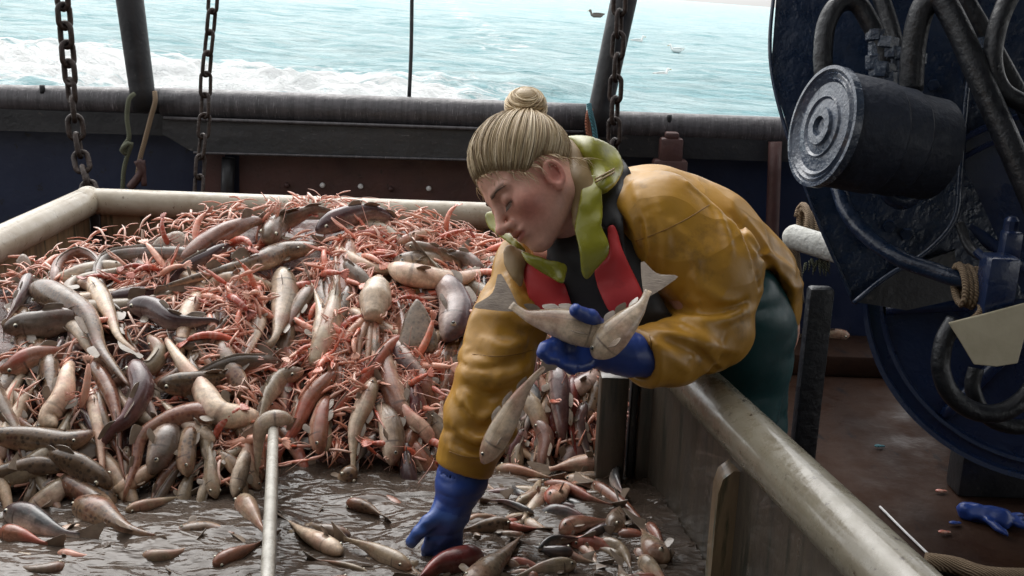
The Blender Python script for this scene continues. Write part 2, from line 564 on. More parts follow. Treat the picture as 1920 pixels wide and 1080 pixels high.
FM = {
    'dogfish': fish_mat('dogfish_skin', (.225, .165, .118), (.31, .235, .17), (.56, .49, .39), .75, .25),
    'cod': fish_mat('whiting_skin', (.24, .195, .160), (.41, .355, .30), (.64, .60, .52), .0, .3),
    'white': fish_mat('pale_belly_skin', (.42, .37, .29), (.56, .51, .42), (.68, .64, .55), .0, .35),
    'ling': fish_mat('purple_grey_skin', (.125, .085, .105), (.25, .195, .205), (.50, .46, .46), .0, .15, 1, .22),
    'grey': fish_mat('slate_eel_skin', (.165, .140, .125), (.25, .215, .195), (.40, .36, .32), .0, .2),
    'pink': fish_mat('pinkish_gurnard_skin', (.35, .17, .125), (.45, .27, .21), (.60, .50, .42), .0, .55),
    'silver': fish_mat('silver_herring_skin', (.10, .115, .135), (.42, .44, .46), (.74, .74, .74), .0, .2, 1, .17, .35),
    'ray': fish_mat('skate_skin', (.30, .255, .20), (.36, .31, .25), (.52, .47, .39), .5, .12, 1.2),
    'red': fish_mat('dark_red_fish_skin', (.16, .035, .04), (.30, .13, .12), (.55, .43, .37), .0, .6),
}
b = NB('fish_fin')
oi = b.n('ShaderNodeObjectInfo')
at = b.n('ShaderNodeAttribute', attribute_name='fc')
col = b.mix(b.ramp(b.noise(45, 4), [(.3, 0), (.7, 1)]), (.17, .125, .095), (.29, .23, .175))
b.set(base=b.mix(.7, col, at.outputs['Color'], 'MULTIPLY'), rough=.32, coat=.25)
b.bump(b.noise(120, 3, .6, (1, 1, 4)), .4, .002)
M['fin'] = b.m
b = NB('fish_eye'); b.set(base=(.012, .012, .014), rough=.08, coat=.6); M['eye'] = b.m
b = NB('fish_eye_ring'); b.set(base=(.55, .52, .42), rough=.2, metal=.4); M['eye_ring'] = b.m
b = NB('flesh'); b.set(base=b.mix(b.ramp(b.noise(60, 4), [(.35, 0), (.65, 1)]), (.46, .10, .07), (.55, .34, .26)), rough=.25, coat=.3); M['flesh'] = b.m

def prawn_mat(name, c1, c2, c3):
    b = NB(name)
    at = b.n('ShaderNodeAttribute', attribute_name='fc')
    sp = b.n('ShaderNodeSeparateColor'); b.l(at.outputs['Color'], sp.inputs[0])
    oi = b.n('ShaderNodeObjectInfo')
    q = b.math('ADD', b.math('MULTIPLY', oi.outputs['Random'], .7), b.math('MULTIPLY', b.noise(60, 3), .4))
    col = b.ramp(q, [(.2, c1), (.5, c2), (.85, c3)])
    col = b.mix(sp.outputs[0], col, (.76, .56, .47))
    b.set(base=col, rough=.3, coat=.3)
    b.bump(b.noise(150, 3), .3, .002)
    return b.m
M['prawn'] = prawn_mat('langoustine_shell', (.34, .045, .025), (.66, .15, .085), (.80, .42, .30))

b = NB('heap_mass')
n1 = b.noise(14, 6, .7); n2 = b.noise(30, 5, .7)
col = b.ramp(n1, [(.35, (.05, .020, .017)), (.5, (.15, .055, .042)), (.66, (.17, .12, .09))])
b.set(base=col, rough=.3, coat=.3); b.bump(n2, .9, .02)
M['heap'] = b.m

# water in the pound: muddy, half clear, broken by ripples
b = NB('muddy_water')
n1 = b.noise(3.5, 5, .6)
col = b.mix(b.ramp(n1, [(.38, 0), (.62, 1)]), (.085, .063, .049), (.130, .101, .082))
fr = b.noise(11, 6, .7, (1, 2.2, 1), 1.4)
fm = b.math('MULTIPLY', b.ramp(b.math('ABSOLUTE', b.math('SUBTRACT', fr, .5)), [(.0, 1), (.022, 0)]), b.ramp(b.noise(4.5, 3, .6), [(.48, 0), (.66, .3)]))
col = b.mix(fm, col, (.36, .32, .29))
b.set(base=col, rough=.04, ior=1.42, spec=.6)
tr = b.n('ShaderNodeBsdfTransparent'); tr.inputs['Color'].default_value = (.62, .50, .40, 1)
mx = b.n('ShaderNodeMixShader'); b.l(b.math('MULTIPLY', b.ramp(b.noise(2.2, 3, .5), [(.35, .12), (.65, .42)]), 1.), mx.inputs[0])
b.l(b.b.outputs[0], mx.inputs[1]); b.l(tr.outputs[0], mx.inputs[2])
b.l(mx.outputs[0], b.t.nodes['Material Output'].inputs['Surface'])
b.bump(b.noise(15, 1.5, .5, (1, 2.6, 1), 1.0), .45, .016)
b.bump(b.noise(42, 1.5, .5, (1, 2.4, 1), .6), .22, .005)
M['water'] = b.m

# the sea astern
b = NB('sea_water')
at = b.n('ShaderNodeAttribute', attribute_name='fc')
sp = b.n('ShaderNodeSeparateColor'); b.l(at.outputs['Color'], sp.inputs[0])
n1 = b.noise(.13, 7, .72, (1, 2.4, 1), .8); n2 = b.noise(.55, 6, .68, (1, 1.6, 1), .9)
col = b.mix(b.ramp(n1, [(.38, 0), (.62, 1)]), (.16, .385, .425), (.46, .63, .645))
fl = b.math('ADD', sp.outputs[0], b.math('MULTIPLY', b.math('SUBTRACT', n2, .5), 2.4))
col = b.mix(b.ramp(fl, [(.40, 0), (.75, 1)]), col, (.84, .87, .87))
b.set(base=col, rough=.35, ior=1.33, spec=.2)
b.bump(b.noise(.5, 7, .7, (1, 1.9, 1), .5), 1.0, .8)
b.bump(b.noise(2.2, 6, .7, (1, 1.7, 1)), .8, .16)
M['sea'] = b.m

def cloth(name, c1, c2, dirt, rough=.35, coat=.3, dl=.60, fine=.2):
    b = NB(name)
    n1 = b.noise(6, 5, .6); n2 = b.noise(14, 6, .7)
    col = b.mix(b.ramp(n1, [(.35, 0), (.65, 1)]), c1, c2)
    col = b.mix(b.math('MULTIPLY', b.ramp(n2, [(dl, 0), (dl + .15, 1)]), .6), col, dirt)
    b.set(base=col, rough=b.ramp(b.noise(20, 4), [(.3, rough * .7), (.7, rough * 1.4)]), coat=coat, coatr=.25)
    b.bump(b.noise(45, 4, .6), fine, .003)
    b.bump(b.noise(13, 3, .6), fine, .008)
    return b.m
M['oilskin'] = cloth('ochre_oilskin', (.47, .245, .030), (.38, .19, .024), (.14, .075, .02), .40, .05, .54)
for k_ in ('oilskin',):
    q_ = NB.__new__(NB); q_.m = M[k_]; q_.t = q_.m.node_tree; q_.b = q_.t.nodes['Principled BSDF']; q_.tc = q_.t.nodes['Texture Coordinate']
    for sc_, st_, di_ in ((4.5, (1, 1, .6), .012),):
        n_ = q_.noise(sc_, 2, .5, st_, .8)
        q_.bump(q_.ramp(q_.math('ABSOLUTE', q_.math('SUBTRACT', n_, .5)), [(0, 1), (.05, .5), (.16, 0)]), .22, di_)
M['oilskin_dark'] = cloth('tan_lining', (.30, .205, .095), (.24, .155, .07), (.12, .08, .04), .5, .1)
M['lime'] = cloth('lime_pvc', (.29, .28, .025), (.20, .195, .02), (.085, .08, .018), .3, .35, .54)
M['red_foam'] = cloth('red_vest', (.58, .038, .042), (.48, .028, .032), (.2, .015, .018), .5, .1)
M['black_cloth'] = cloth('black_cloth', (.014, .014, .016), (.022, .022, .025), (.035, .032, .03), .6, .05)
M['teal_pvc'] = cloth('teal_bib', (.006, .060, .066), (.005, .042, .048), (.012, .03, .032), .42, .05)
M['glove'] = cloth('blue_glove', (.022, .065, .30), (.016, .045, .22), (.06, .085, .18), .4, .2)
M['seam'] = cloth('stitched_seam', (.26, .125, .016), (.2, .095, .014), (.1, .05, .015), .5, .05)
M['glove_light'] = cloth('faded_blue_glove', (.055, .12, .38), (.035, .085, .30), (.10, .14, .26), .4, .2)
M['boot'] = cloth('boot_rubber', (.015, .016, .018), (.02, .02, .022), (.05, .045, .04), .4, .2)

b = NB('skin')
at = b.n('ShaderNodeAttribute', attribute_name='fc')
n1 = b.noise(35, 5, .6)
col = b.mix(.5, at.outputs['Color'], b.ramp(n1, [(.3, (.80, .72, .70)), (.7, (1.14, 1.08, 1.06))]), 'MULTIPLY')
n4 = b.noise(120, 4, .7)
col = b.mix(.5, col, b.ramp(n4, [(.35, (.86, .78, .76)), (.65, (1.1, 1.06, 1.05))]), 'MULTIPLY')
b.bump(b.noise(70, 4, .6), .12, .003)
b.set(base=col, rough=b.ramp(n4, [(.35, .34), (.65, .52)]), sss=.12, sssr=(1, .35, .2), ssss=.012, spec=.4)
b.bump(b.noise(260, 3), .12, .001)
M['skin'] = b.m
b = NB('hair')
at = b.n('ShaderNodeAttribute', attribute_name='fc')
b.set(base=at.outputs['Color'], rough=.42, spec=.5)
M['hair'] = b.m
b = NB('lash'); b.set(base=(.09, .055, .035), rough=.6); M['lash'] = b.m
b = NB('bird_white'); b.set(base=(.86, .86, .84), rough=.7); M['bird_white'] = b.m
b = NB('bird_grey'); b.set(base=(.16, .13, .11), rough=.7); M['bird_grey'] = b.m
b = NB('bird_bill'); b.set(base=(.55, .38, .08), rough=.5); M['bird_bill'] = b.m
# ------------------------------------------------------------------ setting
DECK_Z, RIM_Z, WAT_Z = 0.0, 0.90, 0.62
# deck
mb = MB()
n = 60
xs = np.linspace(-6, 6, n); ys = np.linspace(-4, 5.35, n)
g = np.stack(np.meshgrid(xs, ys, indexing='ij'), -1).reshape(-1, 2)
mb.add(np.c_[g, np.full(len(g), DECK_Z)], [(i * n + j, (i + 1) * n + j, (i + 1) * n + j + 1, i * n + j + 1) for i in range(n - 1) for j in range(n - 1)])
tag(mb.build('deck', M['deck']), kind='structure')

# sea, tilted with the ship's roll
v1 = np.array([(1265 - 960) / FPX, (540 - 0) / FPX, 1]); v2 = np.array([(1450 - 960) / FPX, (540 - 14) / FPX, 1])
nc = np.cross(v1, v2); nc /= np.linalg.norm(nc)
if nc[1] < 0: nc = -nc
sn = _r * nc[0] + _u * nc[1] + _f * nc[2]
SEA_H = 4.2
so = CAM - sn * SEA_H
sy = nrm(_f - sn * (_f @ sn)); sx = np.cross(sy, sn)
rows = np.r_[np.geomspace(14, 160, 300), np.geomspace(163, 90000, 90)]
cols = np.linspace(-.85, .85, 340)
R_, C_ = np.meshgrid(rows, cols, indexing='ij')
X_ = R_ * C_; Y_ = R_
P3 = np.stack([X_, Y_, np.zeros_like(X_)], -1)
hgt = .34 * vnoise(P3 * np.array([.09, .16, 1]) + 3) + .20 * vnoise(P3 * np.array([.22, .4, 1]) + 9) + .09 * vnoise(P3 * np.array([.7, 1.1, 1])) + .04 * vnoise(P3 * np.array([1.9, 2.6, 1]))
# picture-left wake: a band of churned water some 25-45 m astern
wk = np.exp(-((Y_ - 40 + .25 * X_) / 9.0) ** 2) * np.clip((2.5 - X_) / 7.0, 0, 1) * np.clip((X_ + 30) / 8, 0, 1)
wk2 = np.exp(-((X_ - 2 + (Y_ - 45) * .10) / 3.0) ** 2) * np.clip((Y_ - 40) / 40, 0, 1) * .35
hgt = hgt * np.clip(60 / Y_, .25, 1) ** .3 + wk * (.35 * np.abs(vnoise(P3 * np.array([.5, .6, 1]) + 20)) + .45 * np.abs(vnoise(P3 * 1.3 + 5)))
foam = wk * 1.15 + wk2 + .12 * np.clip(vnoise(P3 * np.array([.05, .12, 1]) + 40), 0, 1)
vv = so + sx * X_[..., None] + sy * Y_[..., None] + sn * hgt[..., None]
nr, ncl = X_.shape
mb = MB()
mb.add(vv.reshape(-1, 3), [(i * ncl + j, i * ncl + j + 1, (i + 1) * ncl + j + 1, (i + 1) * ncl + j) for i in range(nr - 1) for j in range(ncl - 1)],
       np.stack([foam.ravel()] * 3, 1))
ob = mb.build('sea', M['sea']); tag(ob, kind='structure')
# texture space of the sea follows its own plane
Rm = Matrix(((sx[0], sy[0], sn[0], so[0]), (sx[1], sy[1], sn[1], so[1]), (sx[2], sy[2], sn[2], so[2]), (0, 0, 0, 1)))
ob.data.transform(Rm.inverted()); ob.matrix_world = Rm

# unseen shelter deck, its extent shaped for shade over the working space (keeps the sky light out from above and behind the camera)
mb = MB()
mb.box((0, -1.65, 2.72), (11, 4.9, .12), bev=.02)
mb.box((3.15, 2.3, 2.72), (4.7, 3.0, .12), bev=.02)  # forward slab put in to darken the winch, deck and right tube
mb.box((0, -4.05, 1.4), (11, .12, 2.8), bev=.02)
tag(mb.build('unseen_shelter_deck', M['roof']), kind='structure')

# ------------------------------------------------------------------ bulwark
BY = 4.9
def bz(px, py): return Wy(px, py, BY)
e = empty('stern_bulwark', bz(700, 640) * np.array([1, 1, 0]), 'dark blue steel bulwark with a rounded worn top rail running across behind the fish pen', 'bulwark')
# side rails
for px0, px1, py0, py1 in ((-160, 318, 181, 192), (1092, 1500, 232, 247)):
    a = bz(px0, py0); c = bz(px1, py1)
    mb = MB(); mb.tube(spline([a, c], 10), .062, 20)
    mb.build('top_rail', M['roller'], e)
a, c = bz(314, 190), bz(1096, 220)
mb = MB(); mb.tube(spline([a + np.array([0, -.06, 0]), c + np.array([0, -.06, 0])], 12), .066, 24)
mb.build('stern_roller', M['roller'], e)
# fendering plate under the roller
mb = MB()
p = [bz(322, 213), bz(1090, 240), bz(1090, 296), bz(375, 276), bz(322, 245)]
mb.prism([q + np.array([0, -.13, 0]) for q in p], (0, .1, 0))
mb.build('rail_plate', M['grey_steel'], e, smooth=False)
mb = MB()
for y0, y1, r in ((215, 241, .008), (278, 297, .006)):
    mb.tube(spline([bz(325 if y0 < 250 else 380, y0) + (0, -.14, 0), bz(1090, y1) + (0, -.14, 0)], 8), r, 8)
mb.build('rail_lip', M['roller'], e)
# under-rail box on the side lengths
for xa, xb, ya, yb in ((-160, 320, 197, 212), (1090, 1520, 248, 262)):
    mb = MB()
    p = [bz(xa, ya), bz(xb, yb), bz(xb, yb + 40), bz(xa, ya + 40)]
    mb.prism([q + np.array([0, -.05, 0]) for q in p], (0, .16, 0))
    mb.build('rail_box', M['black_steel'], e, smooth=False)
# shell plating
mb = MB()
p = [bz(-260, 200), bz(1700, 270), bz(1700, 700), bz(-260, 640)]
mb.prism([q + np.array([0, .06, 0]) for q in p], (0, .05, 0))
mb.build('shell_plating', M['blue_hull'], e, smooth=False)
# red oxide doors in the middle length
for x0, x1 in ((383, 420), (452, 1085)):
    s_ = .0367
    p = [bz(x0, 278 + (x0 - 380) * s_), bz(x1, 278 + (x1 - 380) * s_), bz(x1, 470), bz(x0, 470)]
    mb = MB(); mb.prism([q + np.array([0, -.03, 0]) for q in p], (0, .05, 0))
    mb.build('stern_door', M['rust_red'], e, smooth=False)
for px, py in ((607, 345), (678, 347), (805, 351)):  # white caps stand in for daylight seen through the drain holes
    mb = MB(); mb.lathe([(.0001, -.012), (.010, -.012), (.012, -.006), (.012, 0)], bz(px, py) + np.array([0, -.03, 0]), (0, 1, 0), 12)
    mb.build('hole_white', M['hole_white'], e)
mb = MB()
mb.tube(spline([bz(735, 352) + (0, -.03, 0), bz(735, 352) + (0, -.045, 0)], 3), .012, 10)
mb.tube(spline([bz(541, 345) + (0, -.03, 0), bz(541, 345) + (0, -.045, 0)], 3), .012, 10)
mb.build('rivet', M['rust_red'], e)
# stanchions
for px, pa, pb, wd, mt in ((1447, 262, 640, .05, 'rust_red'), (436, 292, 640, .05, 'black_steel')):
    a, c = bz(px, pa), bz(px - 12, pb)
    mb = MB(); mb.tube(spline([a + (0, -.07, 0), c + (0, -.07, 0)], 8), wd * .6, 12)
    mb.build('stanchion', M[mt], e)
# red oxide bitt at the right
mb = MB()
c = bz(1248, 330) + np.array([0, -.1, 0])
mb.box(c, (.15, .08, .18), bev=.012); mb.box(c + (0, 0, .13), (.10, .07, .11), bev=.012); mb.box(c + (0, 0, .195), (.06, .06, .03), bev=.01)
mb.build('bitt', M['rust_red'], e, sharp=35)
for px, py in ((88, 173), (1252, 228)):
    mb = MB(); q = bz(px, py) + (0, -.045, 0)
    mb.tube(spline([q, q + (0, 0, .035)], 4), .012, 8)
    mb.build('rail_eye', M['black_steel'], e)
# waterway ledge at the foot of the bulwark
mb = MB()
mb.box((2.1, 4.82, .05), (3.4, .36, .10), bev=.015)
mb.build('waterway_ledge', M['deck'], e, sharp=35)

# gantry legs -----------------------------------------------------------------
for lab, top, bot, r0, r1 in (('black gantry leg rising left of the two left chains\' gap, ropes tied round its foot', (238, -40), (268, 182), .056, .052),
                              ('black gantry leg rising behind the right hand chain', (1178, -40), (1122, 222), .055, .050)):
    a, c = Wy(*top, 4.72), Wy(*bot, 4.72)
    up = a + (a - c) * 1.6
    mb = MB(); mb.tube(spline([c - (a - c) * .12, c, a, up], 14), np.linspace(r1, r0 + .01, 14), 18)
    o = mb.build('gantry_leg', M['black_steel'], None, loc=c); tag(o, 'black gantry leg leaning at the left, with ropes tied round its foot' if top[0] < 500 else lab, 'gantry leg')
# chains -----------------------------------------------------------------------
def link_mesh(L, Wd, r):
    t = np.linspace(0, 2 * pi, 24, endpoint=False)
    hl, hw = L / 2 - Wd / 2, Wd / 2
    c = np.stack([np.cos(t) * hw, np.zeros_like(t), np.sin(t) * hw + np.sign(np.sin(t)) * hl], 1)
    c = np.vstack([c, c[:1]])
    mb = MB(); mb.tube(c, r, 8, cap=False, up=(0, 1, 0)); return mb
def make_chain(pts, L, Wd, r, label):
    P = np.array([Wy(px, py, y) for px, py, y in pts])
    Lp = L - 2.4 * r
    tot = np.linalg.norm(np.diff(P, axis=0), axis=1).sum()
    n = int(tot / Lp)
    q = spline(P, n + 1)
    root = empty('hanging_chain', q[-1], label, 'chain')
    base = None
    for i in range(n):
        m = (q[i] + q[i + 1]) / 2; d = nrm(q[i + 1] - q[i])
        if base is None:
            base = link_mesh(L, Wd, r).build('link', M['chain'], root); ob = base
        else:
            ob = base.copy(); COL.objects.link(ob); ob.parent = root
        rot = Vector(d).to_track_quat('Z', 'Y').to_matrix().to_4x4() @ Matrix.Rotation((i % 2) * pi / 2 + .5 + random.uniform(-.15, .15), 4, 'Z')
        ob.matrix_local = Matrix.Translation(Vector(m - q[-1])) @ rot
make_chain([(112, -60, 4.25), (124, 70, 4.25), (132, 150, 4.25), (138, 210, 4.25), (150, 290, 4.22), (172, 372, 4.1)], .090, .052, .0105, 'thick rusty chain hanging to the corner of the fish pen, leftmost of the three')
make_chain([(404, -60, 4.35), (396, 40, 4.35), (386, 140, 4.35), (384, 220, 4.33), (376, 300, 4.3), (372, 370, 4.25)], .094, .040, .0075, 'thin rusty chain hanging between the left gantry leg and the wire')
make_chain([(1163, -60, 4.2), (1160, 60, 4.2), (1155, 150, 4.2), (1152, 230, 4.2), (1150, 420, 4.2)], .098, .046, .0095, 'rusty chain hanging in front of the right gantry leg behind the woman')
# wire
mb = MB(); mb.tube(spline([Wy(773, -60, 4.95), Wy(771, 90, 4.95), Wy(767, 185, 4.95)], 10), .0085, 8)
o = mb.build('steel_wire', M['grey_steel'], None, loc=Wy(767, 185, 4.95)); tag(o, 'thin taut steel wire running up from the stern roller', 'wire')
# ropes round the left gantry foot
def rope(pts, r, mat_, name, label, cat='rope', n=40, nn=8, group=None):
    P = np.array([Wy(*q) for q in pts])
    mb = MB(); mb.tube(spline(P, n), r, nn)
    o = mb.build(name, M[mat_], None, loc=P[-1]); tag(o, label, cat, group); return o, P
rope([(252, 176, 4.62), (242, 186, 4.6), (238, 220, 4.6), (242, 258, 4.6), (232, 275, 4.6), (240, 290, 4.6), (228, 280, 4.58), (246, 268, 4.58), (238, 295, 4.6), (232, 320, 4.6), (230, 355, 4.6)], .010, 'rope_green', 'knotted_rope', 'greenish rope hanging in a knot from the left gantry leg')
rope([(290, 172, 4.62), (291, 190, 4.6), (283, 220, 4.6), (272, 262, 4.6), (262, 300, 4.6), (258, 330, 4.6)], .010, 'rope_tan', 'lashing_rope', 'tan rope slanting down from the left gantry leg to a shackle')
mb = MB()
a, c = Wy(258, 300, 4.58), Wy(244, 352, 4.58)
mb.tube(spline([a, a * .6 + c * .4 + (0.03, 0, 0), c], 12), .018, 10); mb.tube(spline([a + (0.02, 0, 0), c + (.06, 0, .01)], 8), .012, 8)
o = mb.build('shackle', M['rust_red'], None, loc=c); tag(o, 'rusty red shackle at the end of the tan rope', 'shackle')
rope([(1108, 205, 4.62), (1103, 215, 4.6), (1102, 235, 4.6), (1106, 262, 4.6)], .012, 'rope_orange', 'lashing_rope', 'short orange rope at the foot of the right gantry leg')
rope([(1104, 195, 4.6), (1108, 215, 4.58), (1114, 240, 4.58), (1118, 275, 4.58)], .011, 'rope_teal', 'lashing_rope', 'short teal rope at the foot of the right gantry leg')

# seabirds ---------------------------------------------------------------------
def sea_pt(px, py):
    v = ray(px, py); t = -SEA_H / (v @ sn); return CAM + v * t, t
def bird(px, py, size, label, mt, flip=1):
    p, d = sea_pt(px, py)
    root = empty('seabird', p, label, 'bird', 'seabirds floating astern')
    L = size * d / FPX
    ax = _r * flip
    bd = MB(); q = spline([p - ax * L * .5 + _U * L * .12, p - ax * L * .2 + _U * L * .1, p + ax * L * .2 + _U * L * .14, p + ax * L * .42 + _U * L * .2], 12)
    bd.tube(q, L * np.array([.03, .08, .13, .17, .19, .2, .2, .19, .17, .14, .1, .05]), 10)
    bd.tube(spline([p + ax * L * .34 + _U * L * .2, p + ax * L * .42 + _U * L * .42], 6), L * .08, 8)
    bd.ball(p + ax * L * .45 + _U * L * .46, L * .11)
    bd.build('body', M[mt], root)
    b2 = MB(); b2.tube(spline([p + ax * L * .53 + _U * L * .46, p + ax * L * .68 + _U * L * .43], 5), L * np.array([.035, .03, .025, .018, .008]), 6); b2.build('bill', M['bird_bill'], root)
    b3 = MB()
    for s in (-1, 1):
        q = spline([p + ax * L * .25 + _U * L * .25 + _f * s * L * .14, p - ax * L * .15 + _U * L * .24 + _f * s * L * .17, p - ax * L * .6 + _U * L * .2 + _f * s * L * .06], 8)
        b3.tube(q, L * np.array([.04, .08, .1, .1, .09, .07, .04, .01]), 8, ry=L * .04)
    b3.build('folded_wings', M['bird_grey' if mt == 'bird_grey' else 'bird_white'], root)
bird(1118, 32, 26, 'dark brown seabird floating beside the top of the right gantry leg', 'bird_grey', -1)
bird(1195, 80, 24, 'small white seabird floating just right of the gantry leg', 'bird_white')
bird(1268, 97, 26, 'white seabird floating second from the right of the sea', 'bird_white', -1)
bird(1240, 143, 28, 'white seabird floating nearest to the rail', 'bird_white')

# ------------------------------------------------------------------ fish pen
RL = Wz(166, 377, RIM_Z); XL = RL[0]; YB = RL[1]
R1 = Wz(1290, 705, RIM_Z); R2 = Wz(1650, 1060, RIM_Z)
rd = nrm(R2 - R1)
RF = R2 + rd * .9                                  # near end, out of frame
RB = R1 - rd * ((YB - R1[1]) / -rd[1])             # meets the back wall
pen = empty('fish_pen', (XL, YB, 0), 'waist high fish pen of stained boards with a thick cream tubular rim', 'fish pen')
mb = MB(); mb.tube(spline([RL, (RB[0], YB, RIM_Z)], 24), .043, 24); mb.build('rim_tube', M['cream'], pen)
mb = MB(); mb.tube(spline([RL, (XL, 1.0, RIM_Z)], 24), .047, 24); mb.ball(RL, .049, 20, 14); mb.build('rim_tube', M['cream'], pen)
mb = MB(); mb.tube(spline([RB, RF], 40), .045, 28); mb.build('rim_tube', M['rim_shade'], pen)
def wall(a, c, th, z0, z1, mat_, name, parent):
    a = np.array([a[0], a[1], 0.]); c = np.array([c[0], c[1], 0.])
    d = nrm(c - a); nn = np.array([-d[1], d[0], 0]) * th / 2
    mb = MB(); mb.prism([a + nn + (0, 0, z0), c + nn + (0, 0, z0), c - nn + (0, 0, z0), a - nn + (0, 0, z0)], (0, 0, z1 - z0))
    return mb.build(name, M[mat_], parent, smooth=False)
wall((XL - .02, YB + .01), (RB[0] + .02, YB + .01), .03, 0, RIM_Z - .03, 'wall_tan', 'back_wall', pen)
wall((XL - .01, YB - .02), (XL - .01, 1.0), .03, 0, RIM_Z - .03, 'wall_tan', 'side_wall', pen)
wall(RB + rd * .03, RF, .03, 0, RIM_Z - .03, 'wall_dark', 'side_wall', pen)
# corner seam straps on the walls
for px in (178,):
    a = Wy(px, 400, YB - .012); mb = MB(); mb.box((a[0], YB - .012, .7), (.035, .012, .36), bev=.004); mb.build('seam_strap', M['black_steel'], pen)
# upright slot posts on the right hand wall
def post(px, py, th, wdt, z1, mat_, name):
    # stands just inside the right wall
    q = Wz(px, py, z1)
    mb = MB(); mb.box((q[0], q[1], z1 / 2), (wdt, th, z1), bev=.008)
    mb.build(name, M[mat_], pen, sharp=35); return q
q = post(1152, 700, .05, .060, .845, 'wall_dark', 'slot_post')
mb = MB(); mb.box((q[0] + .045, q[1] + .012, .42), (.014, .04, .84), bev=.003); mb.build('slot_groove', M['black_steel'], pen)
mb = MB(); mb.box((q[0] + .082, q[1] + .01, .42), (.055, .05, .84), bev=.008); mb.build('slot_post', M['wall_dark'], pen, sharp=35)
q = Wz(1392, 892, .83)
mb = MB()
q = q + (-.022, 0, 0)
mb.prism([q + (-.018, -.01, -.83), q + (.05, -.01, -.83), q + (.05, -.01, -.005), q + (.03, -.01, .012), q + (.005, -.01, .012), q + (-.012, -.01, -.004), q + (-.018, -.01, -.03)], (0, .05, 0))
mb.build('board_end', M['wall_tan'], pen, sharp=50)
# black end post outside the pen behind the woman
q = Wz(1502, 845, 0.28)
mb = MB(); mb.box((q[0] + .005, q[1], .40), (.075, .05, .80), bev=.012)
o = mb.build('end_post', M['rubber'], None, loc=(q[0], q[1], 0), sharp=40); tag(o, 'black upright post standing behind the woman\'s legs', 'post')
# divider plate ------------------------------------------------------------------
a, c = Wz(513, 803, .745), Wz(500, 1120, .745)
d = nrm(c - a); a = a - d * .03; c = c + d * .4
mb = MB(); s_ = np.cross(d, (0, 0, 1)); s_ = nrm(s_) * .007
mb.prism([a - s_, a + s_, a + s_ - (0, 0, .74), a - s_ - (0, 0, .74)], c - a)
o = mb.build('divider_plate', M['plate'], None, loc=(a[0], a[1], 0), smooth=False)
mb = MB(); mb.tube(spline([a + (0, 0, .002), c + (0, 0, .002)], 20), .0105, 12); mb.build('plate_edge', M['plate'], o)
tag(o, 'thin pale steel divider plate standing upright between two halves of the pen', 'divider')

# water in the pen
mb = MB()
xs = np.linspace(XL + .01, .62, 300); ys = np.linspace(1.0, 2.62, 230)
gx, gy = np.meshgrid(xs, ys, indexing='ij')
P3 = np.stack([gx, gy, np.zeros_like(gx)], -1)
hz = .010 * vnoise(P3 * np.array([7, 10, 1]) + 2) + .005 * vnoise(P3 * np.array([19, 28, 1]) + 8) + .0022 * vnoise(P3 * np.array([45, 70, 1]) + 1)
calm = np.exp(-(((gx + .23) / .13) ** 2 + ((gy - 1.62) / .16) ** 2))
hz *= 1 - .75 * calm
hp = Wz(818, 1030, WAT_Z)
rr = np.hypot(gx - hp[0], gy - hp[1])
hz += .006 * np.sin(rr * 130) * np.exp(-rr * 9)
keep = gx < R1[0] + (gy - R1[1]) * rd[0] / rd[1] - .012
ny = len(ys)
F_ = [(i * ny + j, (i + 1) * ny + j, (i + 1) * ny + j + 1, i * ny + j + 1) for i in range(len(xs) - 1) for j in range(ny - 1) if keep[i, j] and keep[i + 1, j + 1] and keep[i + 1, j] and keep[i, j + 1]]
mb.add(np.c_[gx.ravel(), gy.ravel(), WAT_Z + hz.ravel()], F_)
tag(mb.build('water', M['water']), kind='structure')
# ------------------------------------------------------------------ net winch on the right
WD = 3.35
wroot = empty('net_winch', W(1760, 900, 3.55) * np.array([1, 1, 0]), 'big dark navy hydraulic winch with round motor, hoses and flanged drum', 'winch')
def P_(pts, d=WD):
    return np.array([W(a, c, d if len(q) == 0 else q[0]) for a, c, *q in pts])
away = nrm(np.array([.35, 1, 0]))
# rear cheek plate with the bent left edge
mb = MB()
mb.prism(P_([(1462, -140), (1455, 0), (1445, 135), (1480, 250), (1516, 370), (1560, 480), (1602, 570), (1700, 570), (1800, 560), (2060, 560), (2060, -140)], 3.45), away * .06)
mb.build('cheek_plate', M['navy'], wroot, smooth=False)
mb = MB()
mb.tube(spline(P_([(1455, -60), (1447, 135), (1517, 370), (1601, 568)], 3.44), 40), .006, 8)
mb.tube(spline(P_([(1601, 568), (1660, 520), (1740, 470), (1790, 410), (1800, 330), (1812, 180), (1830, 60)], 3.36), 40), .008, 8)
mb.build('plate_edge', M['navy'], wroot)
# face panel behind the motor, a little proud
mb = MB()
mb.prism(P_([(1560, -100), (1560, 60), (1575, 330), (1640, 470), (1730, 470), (1788, 410), (1800, 300), (1815, -100)], 3.40), away * .04)
mb.build('face_panel', M['navy'], wroot, smooth=False)
mb = MB()
mb.prism(P_([(1604, 566), (1700, 500), (1790, 470), (1800, 560), (1700, 582)], 3.40), away * .03)
mb.build('gusset', M['black_steel'], wroot, smooth=False)
